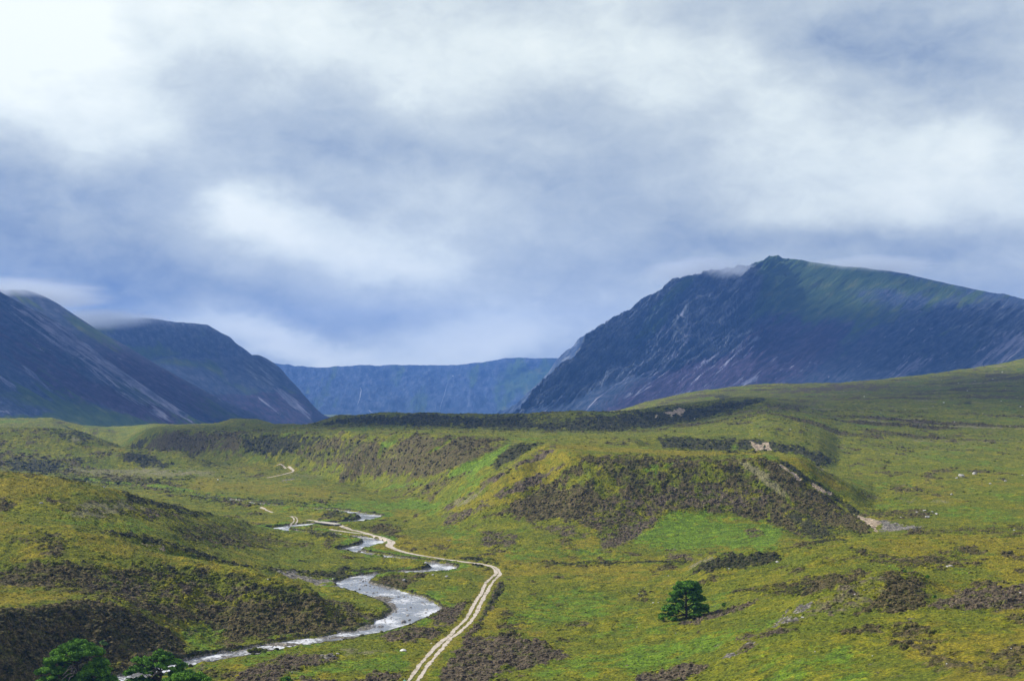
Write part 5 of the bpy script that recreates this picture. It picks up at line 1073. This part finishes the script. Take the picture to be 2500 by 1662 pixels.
SV = [(0,0,.95),(0,0,1.15),(0,-.02,1.40),(0,-.01,1.50),(0,0,1.60),(0,-.01,1.70),
      (.10,0,.90),(.11,-.10,.50),(.11,.02,.08),(.11,.14,.03),(-.10,0,.90),(-.11,.10,.50),(-.11,-.10,.10),(-.11,.02,.03),
      (.17,-.01,1.40),(.25,-.04,1.14),(.24,.10,.92),(.24,.16,.85),(-.17,-.01,1.40),(-.25,.04,1.14),(-.24,.12,.94),(-.24,.18,.88)]
SE = [(0,1),(1,2),(2,3),(3,4),(4,5),(0,6),(6,7),(7,8),(8,9),(0,10),(10,11),(11,12),(12,13),(2,14),(14,15),(15,16),(16,17),(2,18),(18,19),(19,20),(20,21)]
SR = [.14,.12,.14,.055,.085,.07,.08,.055,.04,.035,.08,.055,.04,.035,.06,.04,.03,.028,.06,.04,.03,.028]
py_ = wz + 0.0
pe = skin('person', SV, SE, SR, skinm); pe.location = (wx, wy, wz); pe.rotation_euler = (0, 0, .3)
pe['label'] = 'walker in a mint green jacket by the lower end of the track'; pe['category'] = 'person'
JI = [0,1,2,3,14,15,16,18,19,20]; mp_ = {v: i for i, v in enumerate(JI)}
skin('jacket', [SV[i] for i in JI], [(mp_[a], mp_[b_]) for a, b_ in SE if a in mp_ and b_ in mp_], [SR[i] + .035 for i in JI], mint, pe)
TI = [0,6,7,8,10,11,12]; mp_ = {v: i for i, v in enumerate(TI)}
skin('trousers', [SV[i] for i in TI], [(mp_[a], mp_[b_]) for a, b_ in SE if a in mp_ and b_ in mp_], [SR[i] + .03 for i in TI], navy, pe)
skin('hat', [(0,-.01,1.66),(0,-.01,1.74)], [(0,1)], [.105,.06], mint, pe)

# ------------------------------------------------------------------ air: haze box and cloud caps on the summits
def volume(name, dens, col, aniso=0.2):
    m = bpy.data.materials.new(name); m.use_nodes = True; t = NT(m.node_tree); out = t.n('ShaderNodeOutputMaterial')
    v = t.n('ShaderNodeVolumePrincipled'); v.inputs['Density'].default_value = dens; v.inputs['Color'].default_value = c4(col); v.inputs['Anisotropy'].default_value = aniso
    t.l(v.outputs[0], out.inputs['Volume']); return m
hz = boxes('haze', [(-6500, 6500, -300, 9300, -68, 560)]); hz.materials.append(volume('haze_air', 8.8e-5, (.15, .37, 1.0)))
o = link(bpy.data.objects.new('haze', hz)); o['kind'] = 'stuff'
cap_m = bpy.data.materials.new('cap_cloud'); cap_m.use_nodes = True; t = NT(cap_m.node_tree); out = t.n('ShaderNodeOutputMaterial')
v = t.n('ShaderNodeVolumePrincipled'); v.inputs['Color'].default_value = (.80, .88, 1.0, 1); v.inputs['Anisotropy'].default_value = .2
tcn = t.n('ShaderNodeTexCoord'); ln = t.n('ShaderNodeVectorMath', operation='LENGTH'); t.l(tcn.outputs['Object'], ln.inputs[0])
fall_ = t.step(t.math('ADD', ln.outputs['Value'], t.math('MULTIPLY', t.math('SUBTRACT', t.noise(tcn.outputs['Object'], 1.9, 4, .6), .5), .7)), .98, .15)
t.l(t.math('MULTIPLY', fall_, .0110), v.inputs['Density']); t.l(v.outputs[0], out.inputs['Volume'])
cap_m.cycles.volume_step_rate = 2.0
def cap(px, py, Y, hw, hh, dep):
    """a torn scrap of the cloud deck lying on a summit, thinning to nothing at its rim"""
    bm = bmesh.new(); bmesh.ops.create_icosphere(bm, subdivisions=4, radius=1.0)
    me = bpy.data.meshes.new('cloud'); bm.to_mesh(me); bm.free(); me.materials.append(cap_m)
    o = link(bpy.data.objects.new('cloud', me)); o.location = ((px - 1250) / F * Y, Y, ZC - (py - HZ) * Y / F); o['kind'] = 'stuff'
    o.scale = (hw * Y / F, dep, hh * Y / F)
cap(45, 718, 3520, 260, 44, 300); cap(258, 786, 4380, 180, 34, 330)
cap(1715, 664, 4300, 165, 38, 330); cap(2120, 650, 4480, 200, 24, 330)

# unseen clouds added towards the sun, placed so their shade falls on the far hills
dk_m = volume('shade_cloud', .012, (.95, .96, 1.0), .3)
def deck(tx, ty, rx, ry, seed):
    bm = bmesh.new(); bmesh.ops.create_icosphere(bm, subdivisions=4, radius=1)
    co = np.array([v.co[:] for v in bm.verts]); co *= (1 + .35 * fbm(co[:, 0] * 1.6 + seed, co[:, 1] * 1.6 + co[:, 2], 3, seed))[:, None]; co *= np.array([rx, ry, 110.0])
    for v_, c_ in zip(bm.verts, co): v_.co = c_
    me = bpy.data.meshes.new('cloud'); bm.to_mesh(me); bm.free(); me.materials.append(dk_m)
    k = 1500 / sz; o = link(bpy.data.objects.new('cloud', me)); o.location = (tx + sx * k, ty + sy * k, 1600); o['kind'] = 'stuff'
deck(-900, 2700, 650, 420, 1); deck(-650, 4060, 520, 330, 2); deck(650, 1500, 420, 380, 3); deck(-120, 1190, 420, 190, 5); deck(1200, 3700, 380, 330, 6)
